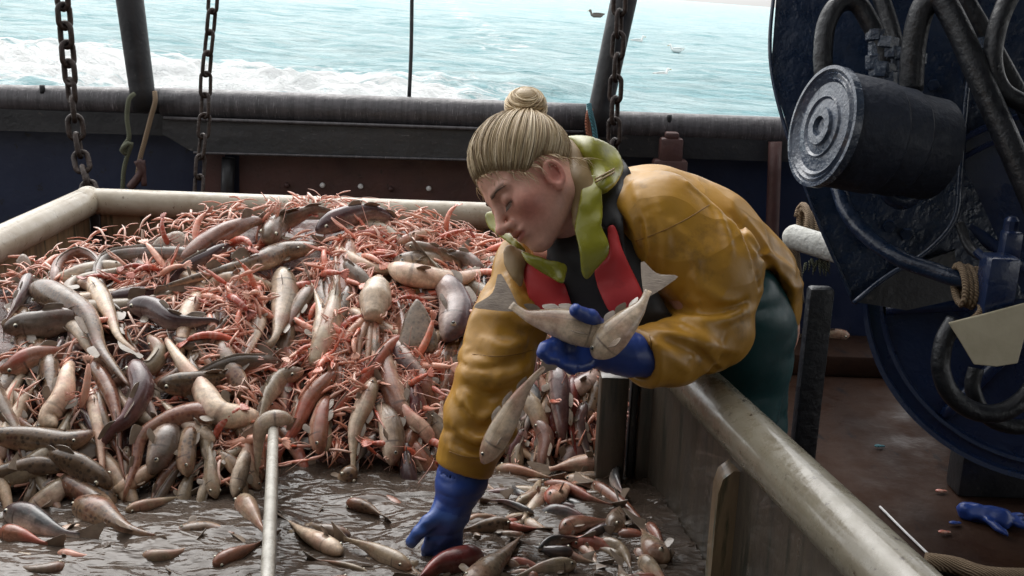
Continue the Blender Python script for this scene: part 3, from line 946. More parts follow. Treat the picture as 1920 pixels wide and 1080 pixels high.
# motor drum and end cap
ax = nrm(.93 * _r - .14 * _u + .27 * _f)
oc = W(1540, 237, 3.05)
Rm_ = .166
mb = MB(); mb.lathe([(Rm_ * .93, .01), (Rm_ * .97, .03), (Rm_ * .97, .17), (Rm_ * .93, .18), (Rm_ * .93, .25), (Rm_ * .88, .26), (Rm_ * .88, .36)], oc, ax, 56)
mo = mb.build('motor', M['navy_matte'], wroot, sharp=30)
mb = MB(); mb.lathe([(.004, .004), (.014, .000), (.024, .003), (.028, -.010), (.052, -.010), (.056, .0), (.078, .003), (.084, -.003), (.088, .003), (.125, .006), (.134, -.001), (.139, .006), (.148, -.002), (.154, .005), (.160, -.004), (.170, -.003), (Rm_ + .004, .006), (Rm_ + .004, .02), (Rm_ * .9, .024)], oc, ax, 64)
mb.build('end_cap', M['cap_worn'], mo, sharp=40)
# pipe elbow drooping from the motor
mb = MB()
mb.tube(spline(P_([(1660, 340), (1672, 368), (1700, 375), (1722, 350)], 3.25), 16), .028, 12)
mb.lathe([(.001, 0), (.05, 0), (.05, .03), (.035, .04), (.035, .07), (.001, .07)], W(1690, 338, 3.26), (0, 0, -1), 20)
mb.build('pipe_elbow', M['navy'], wroot)
for px, py in ((1668, 425), (1750, 160), (1741, 240), (1745, 300), (1668, 250), (1700, 440), (1590, 395)):
    mb = MB(); mb.lathe([(.0005, 0), (.018, 0), (.02, .006), (.02, .03)], W(px, py, 3.385), away, 6)
    mb.build('bolt_head', M['navy'], wroot, sharp=30)
# hoses
def hose(pts, r, mat_='rubber', n=60, name='hydraulic_hose', parent=None, nn=14):
    mb = MB(); q = spline(P_(pts), n)
    mb.tube(q, r, nn)
    return mb.build(name, M[mat_], parent or wroot)
hose([(1545, 150, 3.2), (1543, 100, 3.2), (1550, 45, 3.2), (1572, 8, 3.2), (1605, 5, 3.2), (1630, 40, 3.2), (1648, 80, 3.2), (1658, 130, 3.2)], .028)
hose([(1630, -60, 3.3), (1660, 20, 3.28), (1680, 90, 3.25), (1692, 150, 3.22)], .026)
hose([(1708, 170, 3.12), (1712, 100, 3.1), (1722, 40, 3.08), (1740, 2, 3.06), (1765, 0, 3.04), (1795, 50, 3.02), (1830, 130, 3.0), (1870, 220, 2.98), (1905, 300, 2.96), (1960, 430, 2.94)], .034)
hose([(1780, -50, 3.2), (1815, 10, 3.2), (1850, 70, 3.2), (1900, 160, 3.2), (1990, 330, 3.2)], .028)
hose([(1930, -60, 3.0), (1890, 0, 3.0), (1868, 60, 3.0), (1862, 120, 3.0), (1880, 170, 3.0), (1930, 200, 3.0)], .026)
hose([(1572, 350, 3.3), (1590, 400, 3.26), (1632, 448, 3.2), (1690, 486, 3.14), (1745, 506, 3.1), (1800, 524, 3.06), (1850, 530, 3.05)], .024, 'navy')
hose([(1792, 600, 3.0), (1770, 640, 3.0), (1764, 690, 3.0), (1780, 735, 3.0), (1820, 768, 3.0), (1870, 775, 3.0), (1915, 752, 3.0), (1950, 710, 3.0)], .026)
hose([(1830, 690, 3.1), (1824, 730, 3.1), (1850, 780, 3.1), (1900, 800, 3.1), (1960, 795, 3.1)], .022)
hose([(1800, 420, 3.2), (1815, 460, 3.16), (1835, 478, 3.12), (1860, 480, 3.1)], .014)
# knobbly fittings where the hoses enter
for px, py, r_ in ((1655, 120, .034), (1668, 138, .03), (1690, 140, .033), (1706, 150, .038), (1640, 105, .025), (1850, 120, .03)):
    c = W(px, py, 3.2)
    mb = MB()
    mb.lathe([(.001, -.04), (r_, -.04), (r_ * 1.1, -.03), (r_ * 1.1, 0), (r_ * .8, .005), (r_ * .8, .04), (r_ * 1.15, .045), (r_ * 1.15, .075), (.001, .075)], c, nrm(np.array([random.uniform(-.3, .3), .2, 1])), 8)
    mb.build('hose_fitting', M['cap_worn'], wroot, sharp=35)
# valve block and lever
mb = MB()
mb.box(W(1868, 535, 2.98), (.085, .08, .17), bev=.012); mb.box(W(1893, 462, 3.0), (.05, .05, .09), bev=.01)
mb.lathe([(.001, 0), (.02, 0), (.02, .04), (.012, .05), (.001, .05)], W(1893, 440, 3.0), (0, 0, 1), 10)
mb.tube(spline(P_([(1830, 470, 3.0), (1855, 492, 2.98), (1885, 500, 2.98)]), 8), .012, 8)
mb.build('valve_block', M['navy_blue'], wroot, sharp=35)
# the drum: two flanges on an axle, the near one facing the camera
dc = W(1990, 560, 3.42)
dax = nrm(np.array([-.42, -1.0, .05]))
Rd = np.linalg.norm(W(1690, 740, 3.42) - dc)
mb = MB(); mb.lathe([(.001, .012), (Rd * .90, .012), (Rd * .905, .035), (Rd * .925, .038), (Rd * .93, .02), (Rd * .985, .02), (Rd * .99, .045), (Rd * 1.015, .048), (Rd * 1.02, .0), (Rd * 1.0, -.02), (.001, -.02)], dc, dax, 120)
mb.build('drum_flange', M['navy_blue'], wroot, sharp=30)
mb = MB()
for k in range(8):
    a = 2 * pi * k / 8 + .2
    h = nrm(np.cross(dax, (0, 0, 1))); v_ = np.cross(dax, h); o_ = h * cos(a) + v_ * sin(a)
    mb.tube(spline([dc + dax * .02 + o_ * Rd * .25, dc + dax * .02 + o_ * Rd * .89], 8), .022, 8)
mb.build('flange_rib', M['navy_blue'], wroot)
mb = MB(); mb.lathe([(.2, -.02), (.2, -.9), (Rd, -.9), (Rd, -.94), (.2, -.94)], dc, dax, 64); mb.build('drum_barrel', M['navy'], wroot, sharp=30)
# cradle under the drum
mb = MB()
for off in (-.2, -.8):
    c = dc + dax * off
    mb.box((c[0] + .2, c[1], .10), (.9, .12, .2), bev=.015)
mb.build('cradle', M['black_steel'], wroot, sharp=35)

# things hung on the winch
mb = MB()
q = [(1778, 606), (1850, 588), (1932, 566), (1930, 600), (1908, 682), (1868, 688), (1826, 684), (1800, 640)]
A = P_(q, 2.93)
mb.prism(A, away * .012)
o = mb.build('plastic_sheet', M['tub'], None, loc=A.mean(0), smooth=False)
bv = o.modifiers.new('edge', 'BEVEL'); bv.width = .003; bv.segments = 2
tag(o, 'dirty beige cut plastic sheet hanging among the hoses of the winch', 'plastic sheet')
mb = MB()
q = []
for k in range(90):
    t = k / 89; a = 2 * pi * 7 * t
    c = W(1795 + 40 * t, 532 + 10 * t, 3.04)
    q.append(c + _r * (.006 * cos(a * .3)) + np.array([0, 1, 0]) * .045 * cos(a) + _u * .052 * sin(a))
mb.tube(q, .010, 8)
mb.tube(spline([q[-1], W(1840, 580, 2.98), W(1822, 600, 2.98)], 10), .010, 8)
o = mb.build('rope_coil', M['rope_tan'], None, loc=q[0]); tag(o, 'beige rope wound round the pipe above the plastic sheet', 'rope')
# white lagged pipe with brown rope, between the woman and the winch
mb = MB(); q = spline(P_([(1475, 440, 3.9), (1500, 448, 3.86), (1545, 462, 3.8), (1640, 492, 3.7)]), 30)
rr_ = np.full(30, .044); rr_[0] = .026; rr_[1] = .038
mb.tube(q, rr_, 18)
o = mb.build('lagged_pipe', M['white_lag'], None, loc=q[8]); tag(o, 'short white lagged pipe sticking out left of the winch', 'pipe')
mb = MB(); q = []
for k in range(120):
    t = k / 119; a = 2 * pi * 6 * t
    c = W(1500 + 45 * t, 412 + 22 * t, 3.98); q.append(c + _u * .055 * sin(a) + np.array([0, 1, 0]) * .05 * cos(a) + _r * .02 * sin(a * .37))
mb.tube(q, .011, 8); mb.tube(spline(P_([(1478, 450, 3.97), (1484, 500, 3.97), (1490, 570, 3.97)]), 12), .035, 10)
o = mb.build('rope_coil', M['rope_tan'], None, loc=q[0]); tag(o, 'brown rope coil behind the white lagged pipe', 'rope')
mb = MB()
rng2 = random.Random(3)
for k in range(26):
    c = W(1530 + rng2.uniform(-22, 25), 488 + rng2.uniform(-4, 6), 3.82)
    mb.tube(spline([c, c + np.array([rng2.uniform(-.02, .02), -.01, -.025 - rng2.random() * .02])], 4), [.004, .004, .003, .001], 5)
o = mb.build('frayed_twine', M['rope_green'], None, loc=W(1530, 488, 3.82)); tag(o, 'frayed green twine under the white lagged pipe', 'twine')

# on the deck ----------------------------------------------------------------------
def blob_sdf_mesh(sdf, lo, hi, h, name, mat_, parent=None, loc=None, colf=None):
    V, F_ = isosurface(sdf, lo, hi, h)
    mb = MB(); mb.add(V, F_, None if colf is None else colf(V))
    return mb.build(name, mat_, parent, loc=loc)
g0 = Wz(1845, 985, .0); g1 = Wz(1905, 990, 0.)
def gl(p):
    d = chain(p, [(*(g0 + (-.04, .05, .03)), .038), (*(g0 + (.05, .0, .03)), .045)], .02)
    for k, (a, c) in enumerate(((.14, .05), (.16, .01), (.15, -.03), (.12, -.06))):
        d = smin(d, sd_cone(p, g0 + (.06, .0 - .0 * k, .03), g0 + (a, c, .02), .02, .014), .01)
    d = smin(d, sd_cone(p, g0 + (0, -.02, .03), g0 + (.03, -.10, .02), .018, .014), .01)
    return d + .006 * vnoise(p * 45) + .006 + .3 * np.maximum(p[..., 2] - .03, 0)
o = blob_sdf_mesh(gl, g0 - (.15, .2, .02), g0 + (.25, .2, .12), .006, 'rubber_glove', M['glove'], None, g0)
tag(o, 'wet blue rubber glove lying on the dark deck at the lower right', 'glove')
q = [Wz(1735, 1052, .03), Wz(1790, 1060, .03), Wz(1850, 1078, .03), Wz(1935, 1082, .03), Wz(2010, 1080, .03)]
mb = MB(); mb.tube(spline(q, 40), .026, 10)
o = mb.build('hawser', M['rope_tan'], None, loc=q[1]); tag(o, 'thick tan rope lying on deck in the bottom right corner', 'rope')
q = [Wz(1650, 950, .01), Wz(1700, 1000, .01), Wz(1752, 1050, .01)]
mb = MB(); mb.tube(spline(q, 20), .004, 6)
o = mb.build('steel_strip', M['hole_white'], None, loc=q[1]); tag(o, 'thin bright steel strip lying on deck along the pen', 'strip')
for px, py, lab, mt in ((1647, 836, 'small pale blue scrap on the deck in the middle of the bare patch', 'rope_teal'), (1768, 997, 'small red scrap on the deck left of the blue glove', 'flesh'), (1788, 980, 'small blue scrap on the deck beside the blue glove', 'glove'), (1762, 920, 'small pinkish scrap on the deck below the drum rim', 'flesh')):
    c = Wz(px, py, .012); mb = MB(); mb.ball(c, (.016, .010, .005), 9, 6); mb.ball(c + (.018, .006, -.003), (.011, .006, .004), 8, 5)
    o = mb.build('scrap', M[mt], None, loc=c); tag(o, lab, 'scrap')
# ------------------------------------------------------------------ the woman
def J(px, py, d, r): return (*W(px, py, d), r)
# head frame
HD = 1.95
hc = W(991, 337, HD)
yaw = radians(24)
fi_ = -.70 * _r - .67 * _u; ui_ = -.68 * _r + .735 * _u
ui_ = nrm(ui_); fi_ = nrm(fi_ - ui_ * (fi_ @ ui_))
hf = nrm(fi_ * cos(yaw) - _f * sin(yaw))
hu = nrm(ui_)
hr = np.cross(hf, hu)                      # the person's right, away from the camera
HM = np.stack([hr, hf, hu], 1)             # columns
HS = .955
def toH(p): return (p - hc) @ HM / HS
def fromH(q): return hc + np.asarray(q) @ HM.T * HS
NECK0 = toH(W(1100, 440, 2.02))
def head_sdf(p):
    q = toH(p)
    ax = np.abs(q[..., 0]); m = np.stack([ax, q[..., 1], q[..., 2]], -1)
    d = sd_ell(q, (0, -.012, .036), (.073, .093, .086))
    d = smin(d, sd_ell(q, (0, .031, -.030), (.0555, .056, .082)), .03)
    d = smin(d, sd_cone(m, (.048, -.004, -.052), (.0, .064, -.094), .019, .017), .035)
    d = smin(d, sd_ell(q, (0, .072, -.100), (.019, .016, .014)), .022)
    d = smin(d, sd_ell(m, (.038, .052, -.026), (.026, .026, .024)), .025)
    d = smin(d, sd_cone(m, (.014, .081, .015), (.046, .067, .017), .0065, .006), .018)
    d = smax(d, -sd_ell(m, (.032, .097, -.002), (.020, .017, .013)), .016)
    d = smin(d, sd_ell(m, (.0315, .0725, -.003), (.0155, .0125, .0125)), .005)
    d = smin(d, sd_cone(q, (0, .082, .006), (0, .111, -.035), .0075, .0088), .014)
    d = smin(d, sd_ell(q, (0, .113, -.037), (.0095, .0095, .0085)), .008)
    d = smin(d, sd_ell(m, (.0115, .098, -.040), (.0075, .010, .0070)), .007)
    d = smax(d, -sd_ell(m, (.006, .104, -.0475), (.0038, .006, .0035)), .004)
    d = smin(d, sd_ell(q, (0, .070, -.062), (.030, .024, .024)), .02)
    d = smin(d, sd_ell(q, (0, .0890, -.0600), (.0265, .0100, .0056)), .006)
    d = smin(d, sd_ell(q, (0, .0870, -.0715), (.0225, .0100, .0068)), .006)
    d = smax(d, -sd_ell(q, (0, .0985, -.0655), (.0210, .0085, .0016)), .003)
    # ear
    e = m - np.array([.0725, -.006, -.030])
    ca, sa = cos(.25), sin(.25)
    e = e / .86
    e = np.stack([e[..., 0], e[..., 1] * ca + e[..., 2] * sa, -e[..., 1] * sa + e[..., 2] * ca], -1)
    z = np.zeros(3)
    rim = np.abs(sd_ell(e, (0, 0, .004), (.02, .0175, .028))); rim = np.hypot(np.maximum(rim - .0015, 0) + 0, e[..., 0] - .006 - .25 * (-e[..., 1]) ) - .0042
    ear = smin(sd_ell(e, (-.001, 0, 0), (.006, .016, .027)), rim, .004)
    ear = smin(ear, sd_ell(e, (.002, .004, -.027), (.0055, .0085, .009)), .006)
    ear = smax(ear, -sd_ell(e, (.010, .004, -.003), (.0085, .0095, .0145)), .004)
    d = smin(d, ear * .86, .005)
    return d * HS
def neck_sdf(p):
    q = toH(p)
    return sd_cone(q, (0, -.028, -.050), NECK0, .050, .058)

SH_R, SH_L = J(1003, 498, 2.06, .06), J(1225, 425, 2.0, .085)
EL_R, WR_R = J(930, 690, 1.97, .056), J(872, 868, 1.985, .047)
EL_L, WR_L = J(1336, 622, 1.97, .060), J(1205, 668, 1.86, .043)
TOR = [J(1120, 455, 2.12, .105), J(1215, 443, 2.17, .116), J(1300, 480, 2.2, .126), J(1372, 545, 2.25, .122), J(1395, 585, 2.27, .108)]
HIPS = J(1415, 615, 2.26, .112)
def shrink(c, k): return [(*q[:3], q[3] - k) for q in c]
def body_sdf(p):
    d = smin(head_sdf(p), neck_sdf(p), .03)
    t = chain(p, shrink(TOR, .035) + [(*HIPS[:3], .09)], .05)
    t = smin(t, chain(p, [(*SH_R[:3], .04), (*EL_R[:3], .036), (*WR_R[:3], .026)], .02), .06)
    t = smin(t, chain(p, [(*SH_L[:3], .05), (*EL_L[:3], .038), (*WR_L[:3], .026)], .02), .06)
    return smin(d, t, .04)
def skin_col(V):
    q = toH(V); ax = np.abs(q[:, 0])
    c = np.tile(np.array([.66, .395, .305]), (len(V), 1))
    def blend(wt, col):
        nonlocal c
        wt = np.clip(wt, 0, 1)[:, None]; c = c * (1 - wt) + np.array(col) * wt
    g = lambda cx, cy, cz, r: np.exp(-(((ax - cx) ** 2 + (q[:, 1] - cy) ** 2 + (q[:, 2] - cz) ** 2) / r ** 2))
    blend(g(.045, .06, -.04, .034) * .95, (.62, .25, .20))
    blend(g(0, .115, -.036, .014) * .5, (.52, .22, .17))
    blend(g(.078, -.006, -.030, .030) * .75, (.50, .16, .13))
    lips = np.maximum(1 - (np.abs(q[:, 0]) / .0265) ** 2 - ((q[:, 2] + .0655) / .0115) ** 2, 0) * (q[:, 1] > .07)
    blend(np.minimum(lips * 3, 1) * .8, (.40, .12, .105))
    br = np.exp(-(((q[:, 2] - (.020 + .10 * np.clip(ax - .02, 0, .02) - 4.5 * np.clip(ax - .034, 0, 1) ** 2)) / .0034) ** 2)) * (ax > .012) * (ax < .052) * (q[:, 1] > .04)
    blend(br * .85, (.13, .075, .045))
    lid = np.exp(-(((q[:, 2] + .0115) / .0022) ** 2)) * (np.abs(ax - .0315) < .0135) * (q[:, 1] > .06)
    blend(lid * .95, (.05, .025, .018))
    blend(g(.031, .08, .004, .012) * .35, (.36, .185, .145))
    return c
t_all = np.array([q[:3] for q in TOR] + [SH_R[:3], SH_L[:3], EL_R[:3], EL_L[:3], WR_R[:3], WR_L[:3], HIPS[:3], tuple(hc)])
V, F_ = isosurface(body_sdf, t_all.min(0) - .18, t_all.max(0) + .18, .0026)
mb = MB(); mb.add(V, F_, skin_col(V))
person = mb.build('person', M['skin'], None, loc=W(1415, 615, 2.26) * np.array([1, 1, 0]))
sm = person.modifiers.new('relax', 'SMOOTH'); sm.factor = .5; sm.iterations = 3
tag(person, 'blonde woman with a hair bun bending over the fish pen in ochre oilskins', 'person')

# eyelashes
mb = MB()
for s in (-1, 1):
    q = [fromH((s * (.0315 + .0135 * u_), .0865 - .35 * abs(u_) ** 2.2 * .012 - (.003 if u_ > 0 else 0) * u_, -.0125 - .0018 * (1 - u_ * u_))) for u_ in np.linspace(-1, 1, 12)]
    mb.tube(q, .0011, 6)
    for u_ in np.linspace(-.8, 1, 14):
        a = np.array([s * (.0315 + .0135 * u_), .0865 - .004 * abs(u_) ** 2.2, -.0135]); mb.tube([fromH(a), fromH(a + (s * .002 * u_, .004, -.0045)), fromH(a + (s * .004 * u_, .0065, -.006))], [.0005, .0004, .0001], 4)
mb.build('eyelashes', M['lash'], person)

# eyebrows
for s in (-1, 1):
    mb = MB()
    for k in range(40):
        u_ = random.random(); x_ = .013 + .036 * u_; z_ = .0155 + .0045 * sin(min(u_, .8) * pi * .62) - .006 * max(u_ - .6, 0) + random.uniform(-.0022, .0022) * (1.2 - u_)
        y_ = .0925 - 6.5 * x_ ** 2
        a = np.array([s * x_, y_, z_]); e = a + np.array([s * .0065, -.0012, .0022 - .005 * u_])
        v0, v1 = fromH(a), fromH(e)
        # settle on the brow
        for _ in range(6):
            for v in (v0, v1):
                g_ = head_sdf(v[None])[0]; v -= hf * (g_ - .0006)
        mb.tube([v0, (v0 + v1) / 2 + hf * .0006, v1], [.0004, .0005, .0002], 4)
    mb.build('eyebrow', M['lash'], person)
# hair ---------------------------------------------------------------------------
BUN = np.array([0.0, -.086, .088]); BUNC = np.array([.0, -.103, .108])
def scalp(q):
    d = sd_ell(q, (0, -.012, .036), (.073, .093, .086))
    return d
def onscalp(v, off):
    c = np.array([0, -.012, .036]); r = np.array([.073, .093, .086]) + off
    u_ = v - c
    return c + u_ / np.linalg.norm(u_ / r)
# hairline, head frame, one side (ear towards camera = -x)
HL = [(0, .080, .063), (.022, .078, .060), (.044, .066, .050), (.058, .054, .034), (.064, .040, .020), (.069, .026, .006), (.072, .008, .014), (.073, -.012, .012), (.073, -.030, .002), (.066, -.052, -.020), (.045, -.082, -.034), (.018, -.098, -.038), (0, -.102, -.038)]
hl = np.array(HL)
hlc = spline(hl, 90)
mb = MB()
hs_ = random.Random(11)
def strand(root, side, off, w_, col, wob):
    a = np.array([root[0] * side, root[1], root[2]])
    c0 = np.array([0, -.012, .036])
    va, vb = nrm(a - c0), nrm(BUN - c0)
    om = math.acos(float(np.clip(va @ vb, -1, 1)))
    pts = []
    for t in np.linspace(0, 1, 13):
        v = (math.sin((1 - t) * om) * va + math.sin(t * om) * vb) / math.sin(om)
        v = v + np.array([wob * .05 * math.sin(t * pi), wob * .03 * math.sin(2 * pi * t), 0])
        p = onscalp(c0 + v * .1, off * min(1, .25 + 3 * t) + .0015)
        if t > .85: p = p + nrm(BUN - c0) * (t - .85) * .07
        pts.append(p)
    q = fromH(np.array(pts))
    n_ = q - fromH(c0)
    wd = np.interp(np.linspace(0, 1, 13), [0, .1, .5, 1], [.3, 1, 1, .55]) * w_
    mb.tube(q, wd, 5, up=n_[0], ry=wd * .45, c=np.repeat(np.linspace(0, 1, 13)[:, None] * (np.array(col) - np.array(col) * .75) + np.array(col) * .75, 5, 0))
COLS = [(.52, .39, .22), (.64, .50, .31), (.72, .59, .40), (.36, .25, .14), (.44, .315, .17), (.60, .46, .27)]
for k in range(2100):
    r0 = hlc[hs_.randrange(len(hlc))]
    jit = np.array([hs_.uniform(-.002, .002) for _ in range(3)])
    c0 = np.array([0, -.012, .036]); back = hs_.random() ** 2 * .35
    p = (r0 + jit) * (1 - back) + BUN * back
    strand(p, -1 if hs_.random() < .62 else 1, hs_.uniform(.002, .0085) + .0045 * hs_.random() ** 6, hs_.uniform(.0006, .0015), hs_.choice(COLS), hs_.uniform(-1.6, 1.6))
# base cap so no scalp shows between strands
th = np.linspace(0, 1, 24)
capv, capf = [], []
full = np.vstack([hlc * np.array([-1, 1, 1]), hlc[::-1]])
for i, r0 in enumerate(full):
    c0 = np.array([0, -.012, .036])
    va, vb = nrm(r0 - c0), nrm(BUN - c0); om = math.acos(float(np.clip(va @ vb, -1, 1)))
    for t in th:
        v = (math.sin((1 - t) * om) * va + math.sin(t * om) * vb) / math.sin(om)
        capv.append(fromH(onscalp(c0 + v * .1, .0012 + .0035 * min(1, t * 4))))
m_ = len(th)
capf = [(i * m_ + j, ((i + 1) % len(full)) * m_ + j, ((i + 1) % len(full)) * m_ + j + 1, i * m_ + j + 1) for i in range(len(full)) for j in range(m_ - 1)]
mb.add(capv, capf, (.36, .26, .15))
# loose wisps at forehead, nape and crown
for k in range(110):
    r0 = hlc[hs_.randrange(len(hlc))]; s = -1 if hs_.random() < .6 else 1
    a = np.array([r0[0] * s, r0[1], r0[2]]); out = nrm(a - np.array([0, -.012, .036]))
    e1 = a + out * .006 + np.array([hs_.uniform(-.01, .01), hs_.uniform(-.012, .004), -.012]); e2 = e1 + np.array([hs_.uniform(-.008, .008), hs_.uniform(-.012, .01), -.016]) + out * .003
    mb.tube(fromH(spline([a + out * .001, e1, e2], 7)), np.linspace(.0007, .0002, 7), 4, c=hs_.choice(COLS))
for k in range(30):
    a = BUN + np.array([hs_.uniform(-.02, .02), hs_.uniform(-.02, .02), hs_.uniform(-.004, .004)])
    e = a + np.array([hs_.uniform(-.03, .03), hs_.uniform(-.045, .01), hs_.uniform(.0, .03)])
    mb.tube(fromH(spline([a, (a + e) / 2 + np.array([0, 0, .012]), e], 7)), np.linspace(.0008, .0002, 7), 4, c=hs_.choice(COLS[:3]))
hair = mb.build('hair', M['hair'], person)
# bun: strands wound on a ball
mb = MB()
RB_ = .038
mb.ball(fromH(BUNC), RB_ * .9, 20, 14, c_=(.36, .26, .14))
axb = nrm(np.array([-.75, -.15, .45]))
h1 = nrm(np.cross(axb, (0, 0, 1.))); h2 = np.cross(axb, h1)
for k in range(420):
    lat = hs_.uniform(-1.25, 1.35); dl = hs_.uniform(-.7, .7); a0 = hs_.uniform(0, 2 * pi); ln = hs_.uniform(1.5, 4.2)
    rr = RB_ * hs_.uniform(.92, 1.08)
    pts = []
    for t in np.linspace(0, 1, 14):
        la = lat + dl * t; a = a0 + ln * t
        pts.append(BUNC + rr * (axb * math.sin(la) * .85 + (h1 * math.cos(a) + h2 * math.sin(a)) * math.cos(la)))
    mb.tube(fromH(np.array(pts)), np.interp(np.linspace(0, 1, 14), [0, .2, .8, 1], [.0005, 1, 1, .0005]) * hs_.uniform(.0006, .0017), 5, c=hs_.choice(COLS))
for k in range(60):    # neck of the bun
    a = hs_.uniform(0, 2 * pi)
    o_ = np.array([cos(a), sin(a), 0])
    mb.tube(fromH(spline([BUN + o_ * .028 - (0, 0, .006), BUN + o_ * .017 + (0, 0, .004), BUN + o_ * .020 + (0, -.004, .016)], 8)), .0016, 5, c=hs_.choice(COLS))
mb.build('hair_bun', M['hair'], hair)

# jacket ---------------------------------------------------------------------------
def armdist(p, a, c):
    a = np.array(a[:3]); c = np.array(c[:3]); ab = c - a
    t = ((p - a) @ ab) / (ab @ ab)
    r_ = np.linalg.norm(p - a - np.clip(t, 0, 1)[..., None] * ab, axis=-1)
    return t, r_
def folds(p, a, c, n, amp, seed, lo=-.1, hi=1.1):
    t, r_ = armdist(p, a, c)
    wob = vnoise(p * 9 + seed) * .9 + vnoise(p * 22 + seed) * .25
    L = np.linalg.norm(np.array(c[:3]) - np.array(a[:3]))
    ab = np.array(c[:3]) - np.array(a[:3]); an = nrm(ab); e1 = nrm(np.cross(an, (.3, .2, 1.))); e2 = np.cross(an, e1)
    rad = p - np.array(a[:3]); x1 = rad @ e1 / .05; x2 = rad @ e2 / .05
    s_ = vnoise(np.stack([t * n * 1.5 + .45 * x1 + seed * 3.1, x1 * .55 + t * 1.3, x2 * .55], -1)) * 1.7
    w_ = np.clip((t - lo) / .15, 0, 1) * np.clip((hi - t) / .15, 0, 1) * np.clip(1.6 - r_ / .09, 0, 1)
    return amp * np.clip(1 - np.abs(s_), 0, 1) ** 2.2 * w_
HEM = W(1470, 640, 2.33)
def jacket_base(p):
    t = chain(p, TOR, .05)
    # back hump and jacket skirt
    t = smin(t, sd_cone(p, W(1380, 462, 2.3), W(1412, 560, 2.36), .066, .076), .05)
    t = smin(t, sd_cone(p, W(1425, 520, 2.36), W(1442, 620, 2.38), .072, .050), .03)
    la = chain(p, [(*W(1185, 420, 2.04), .095), SH_L, (*W(1322, 512, 2.0), .088), EL_L], .04)
    la = smin(la, chain(p, [EL_L, (*W(1275, 652, 1.91), .052), WR_L], .03), .025)
    ra = chain(p, [(*W(1040, 480, 2.1), .07), SH_R, (*W(955, 600, 2.0), .058), EL_R, (*W(898, 790, 1.975), .055), WR_R], .03)
    t = smin(t, la, .012); t = smin(t, ra, .03)
    # folds
    f_ = folds(p, SH_R, EL_R, 2.0, .006, 1) + folds(p, EL_R, WR_R, 3.2, .009, 5, -.2, .85) + folds(p, EL_L, WR_L, 3.0, .008, 9, .05, .8) + folds(p, SH_L, EL_L, 2.0, .007, 13, .35, .95)
    t = t + f_ - .006
    t = t + .003 * vnoise(p * np.array([11, 11, 8]) + 3) + .0015 * vnoise(p * 26 + 11) - .007 * (1 - np.abs(vnoise(p * np.array([6, 6, 9]) + 31))) ** 5 + .005 * (1 - np.abs(vnoise((p[..., [0, 2, 1]] + p[..., [2, 0, 1]] * .6) * np.array([8, 8, 5]) + 77))) ** 4
    # cut-off: cuffs
    for wr, el in ((WR_R, EL_R), (WR_L, EL_L)):
        ax_ = nrm(np.array(wr[:3]) - np.array(el[:3])); 
        cut = (p - np.array(wr[:3])) @ ax_ - .012
        near = np.linalg.norm(p - np.array(wr[:3]), axis=-1) < .12
        t = np.where(near, smax(t, cut, .008), t)
        hole = sd_cone(p, np.array(wr[:3]) - ax_ * .02, np.array(wr[:3]) + ax_ * .06, wr[3] - .009, wr[3] - .006)
        t = np.where(near, smax(t, -hole, .006), t)
    # neck and front opening
    n0 = W(1085, 420, 1.97)
    t = smax(t, -sd_ell(p, W(1075, 430, 2.0), (.085, .12, .095)), .012)
    t = smax(t, -sd_cone(p, W(1092, 470, 1.93), W(1125, 600, 1.95), .092, .085), .012)
    # bottom: legs not inside the skirt
    dn = (p - W(1440, 640, 2.3)) @ nrm(W(1440, 640, 2.3) - W(1340, 440, 2.2)) 
    far = np.linalg.norm(p - W(1440, 620, 2.3), axis=-1) < .17
    t = np.where(far, smax(t, dn, .01), t)
    # gap that shows the teal bib below the elbow
    t = smax(t, -sd_ell(p, W(1440, 650, 2.13), (.072, .13, .15)), .012)
    return t
RIDGES = [
    ([(1188, 345), (1212, 410), (1216, 470), (1204, 520)], .010), ([(1232, 380), (1248, 450), (1240, 520)], .007),
    ([(1215, 560), (1270, 594), (1340, 602), (1415, 578)], .012), ([(1300, 520), (1350, 560), (1400, 570)], .008),
    ([(1325, 380), (1388, 440), (1420, 520), (1428, 570)], .010), ([(1290, 345), (1345, 400), (1370, 470)], .006),
    ([(1235, 622), (1300, 640), (1352, 690)], .010), ([(1222, 640), (1262, 672), (1290, 694)], .008), ([(1280, 612), (1340, 650), (1385, 660)], .009),
    ([(1400, 410), (1440, 470), (1470, 540)], .008), ([(1420, 470), (1462, 492), (1490, 510)], .008), ([(1260, 420), (1300, 470), (1310, 540)], .006),
    ([(905, 636), (950, 652), (985, 640)], .007), ([(884, 690), (930, 716), (975, 700)], .008), ([(858, 742), (896, 786), (938, 762)], .010), ([(852, 800), (898, 826), (935, 800)], .009), ([(846, 842), (890, 858), (930, 846)], .007), ([(930, 560), (962, 600), (1000, 610)], .007), ([(948, 520), (975, 560), (1010, 570)], .006),
    ([(870, 720), (884, 750), (880, 790)], .007), ([(940, 700), (925, 740), (935, 790)], .006),
]
GROOVES = [
    ([(1222, 545), (1270, 575), (1340, 584), (1400, 566)], .009), ([(1200, 420), (1202, 480), (1190, 530)], .008), ([(1255, 640), (1310, 662), (1345, 694)], .007),
    ([(1372, 400), (1408, 470), (1424, 540)], .007), ([(870, 765), (900, 806), (936, 782)], .008), ([(868, 720), (915, 742), (960, 730)], .007), ([(856, 826), (896, 844), (932, 826)], .006), ([(900, 664), (945, 684), (985, 672)], .006), ([(1410, 450), (1445, 505), (1470, 560)], .007),
]
def on_jacket(pts):
    q = spline(np.array([(a, c, 0) for a, c in pts], float), 9)
    d = march(q[:, 0], q[:, 1], jacket_base)
    return [W(a, c, e) for a, c, e in zip(q[:, 0], q[:, 1], d)]
RID3 = [(on_jacket(a), r) for a, r in RIDGES]
GRO3 = [(on_jacket(a), r) for a, r in GROOVES]
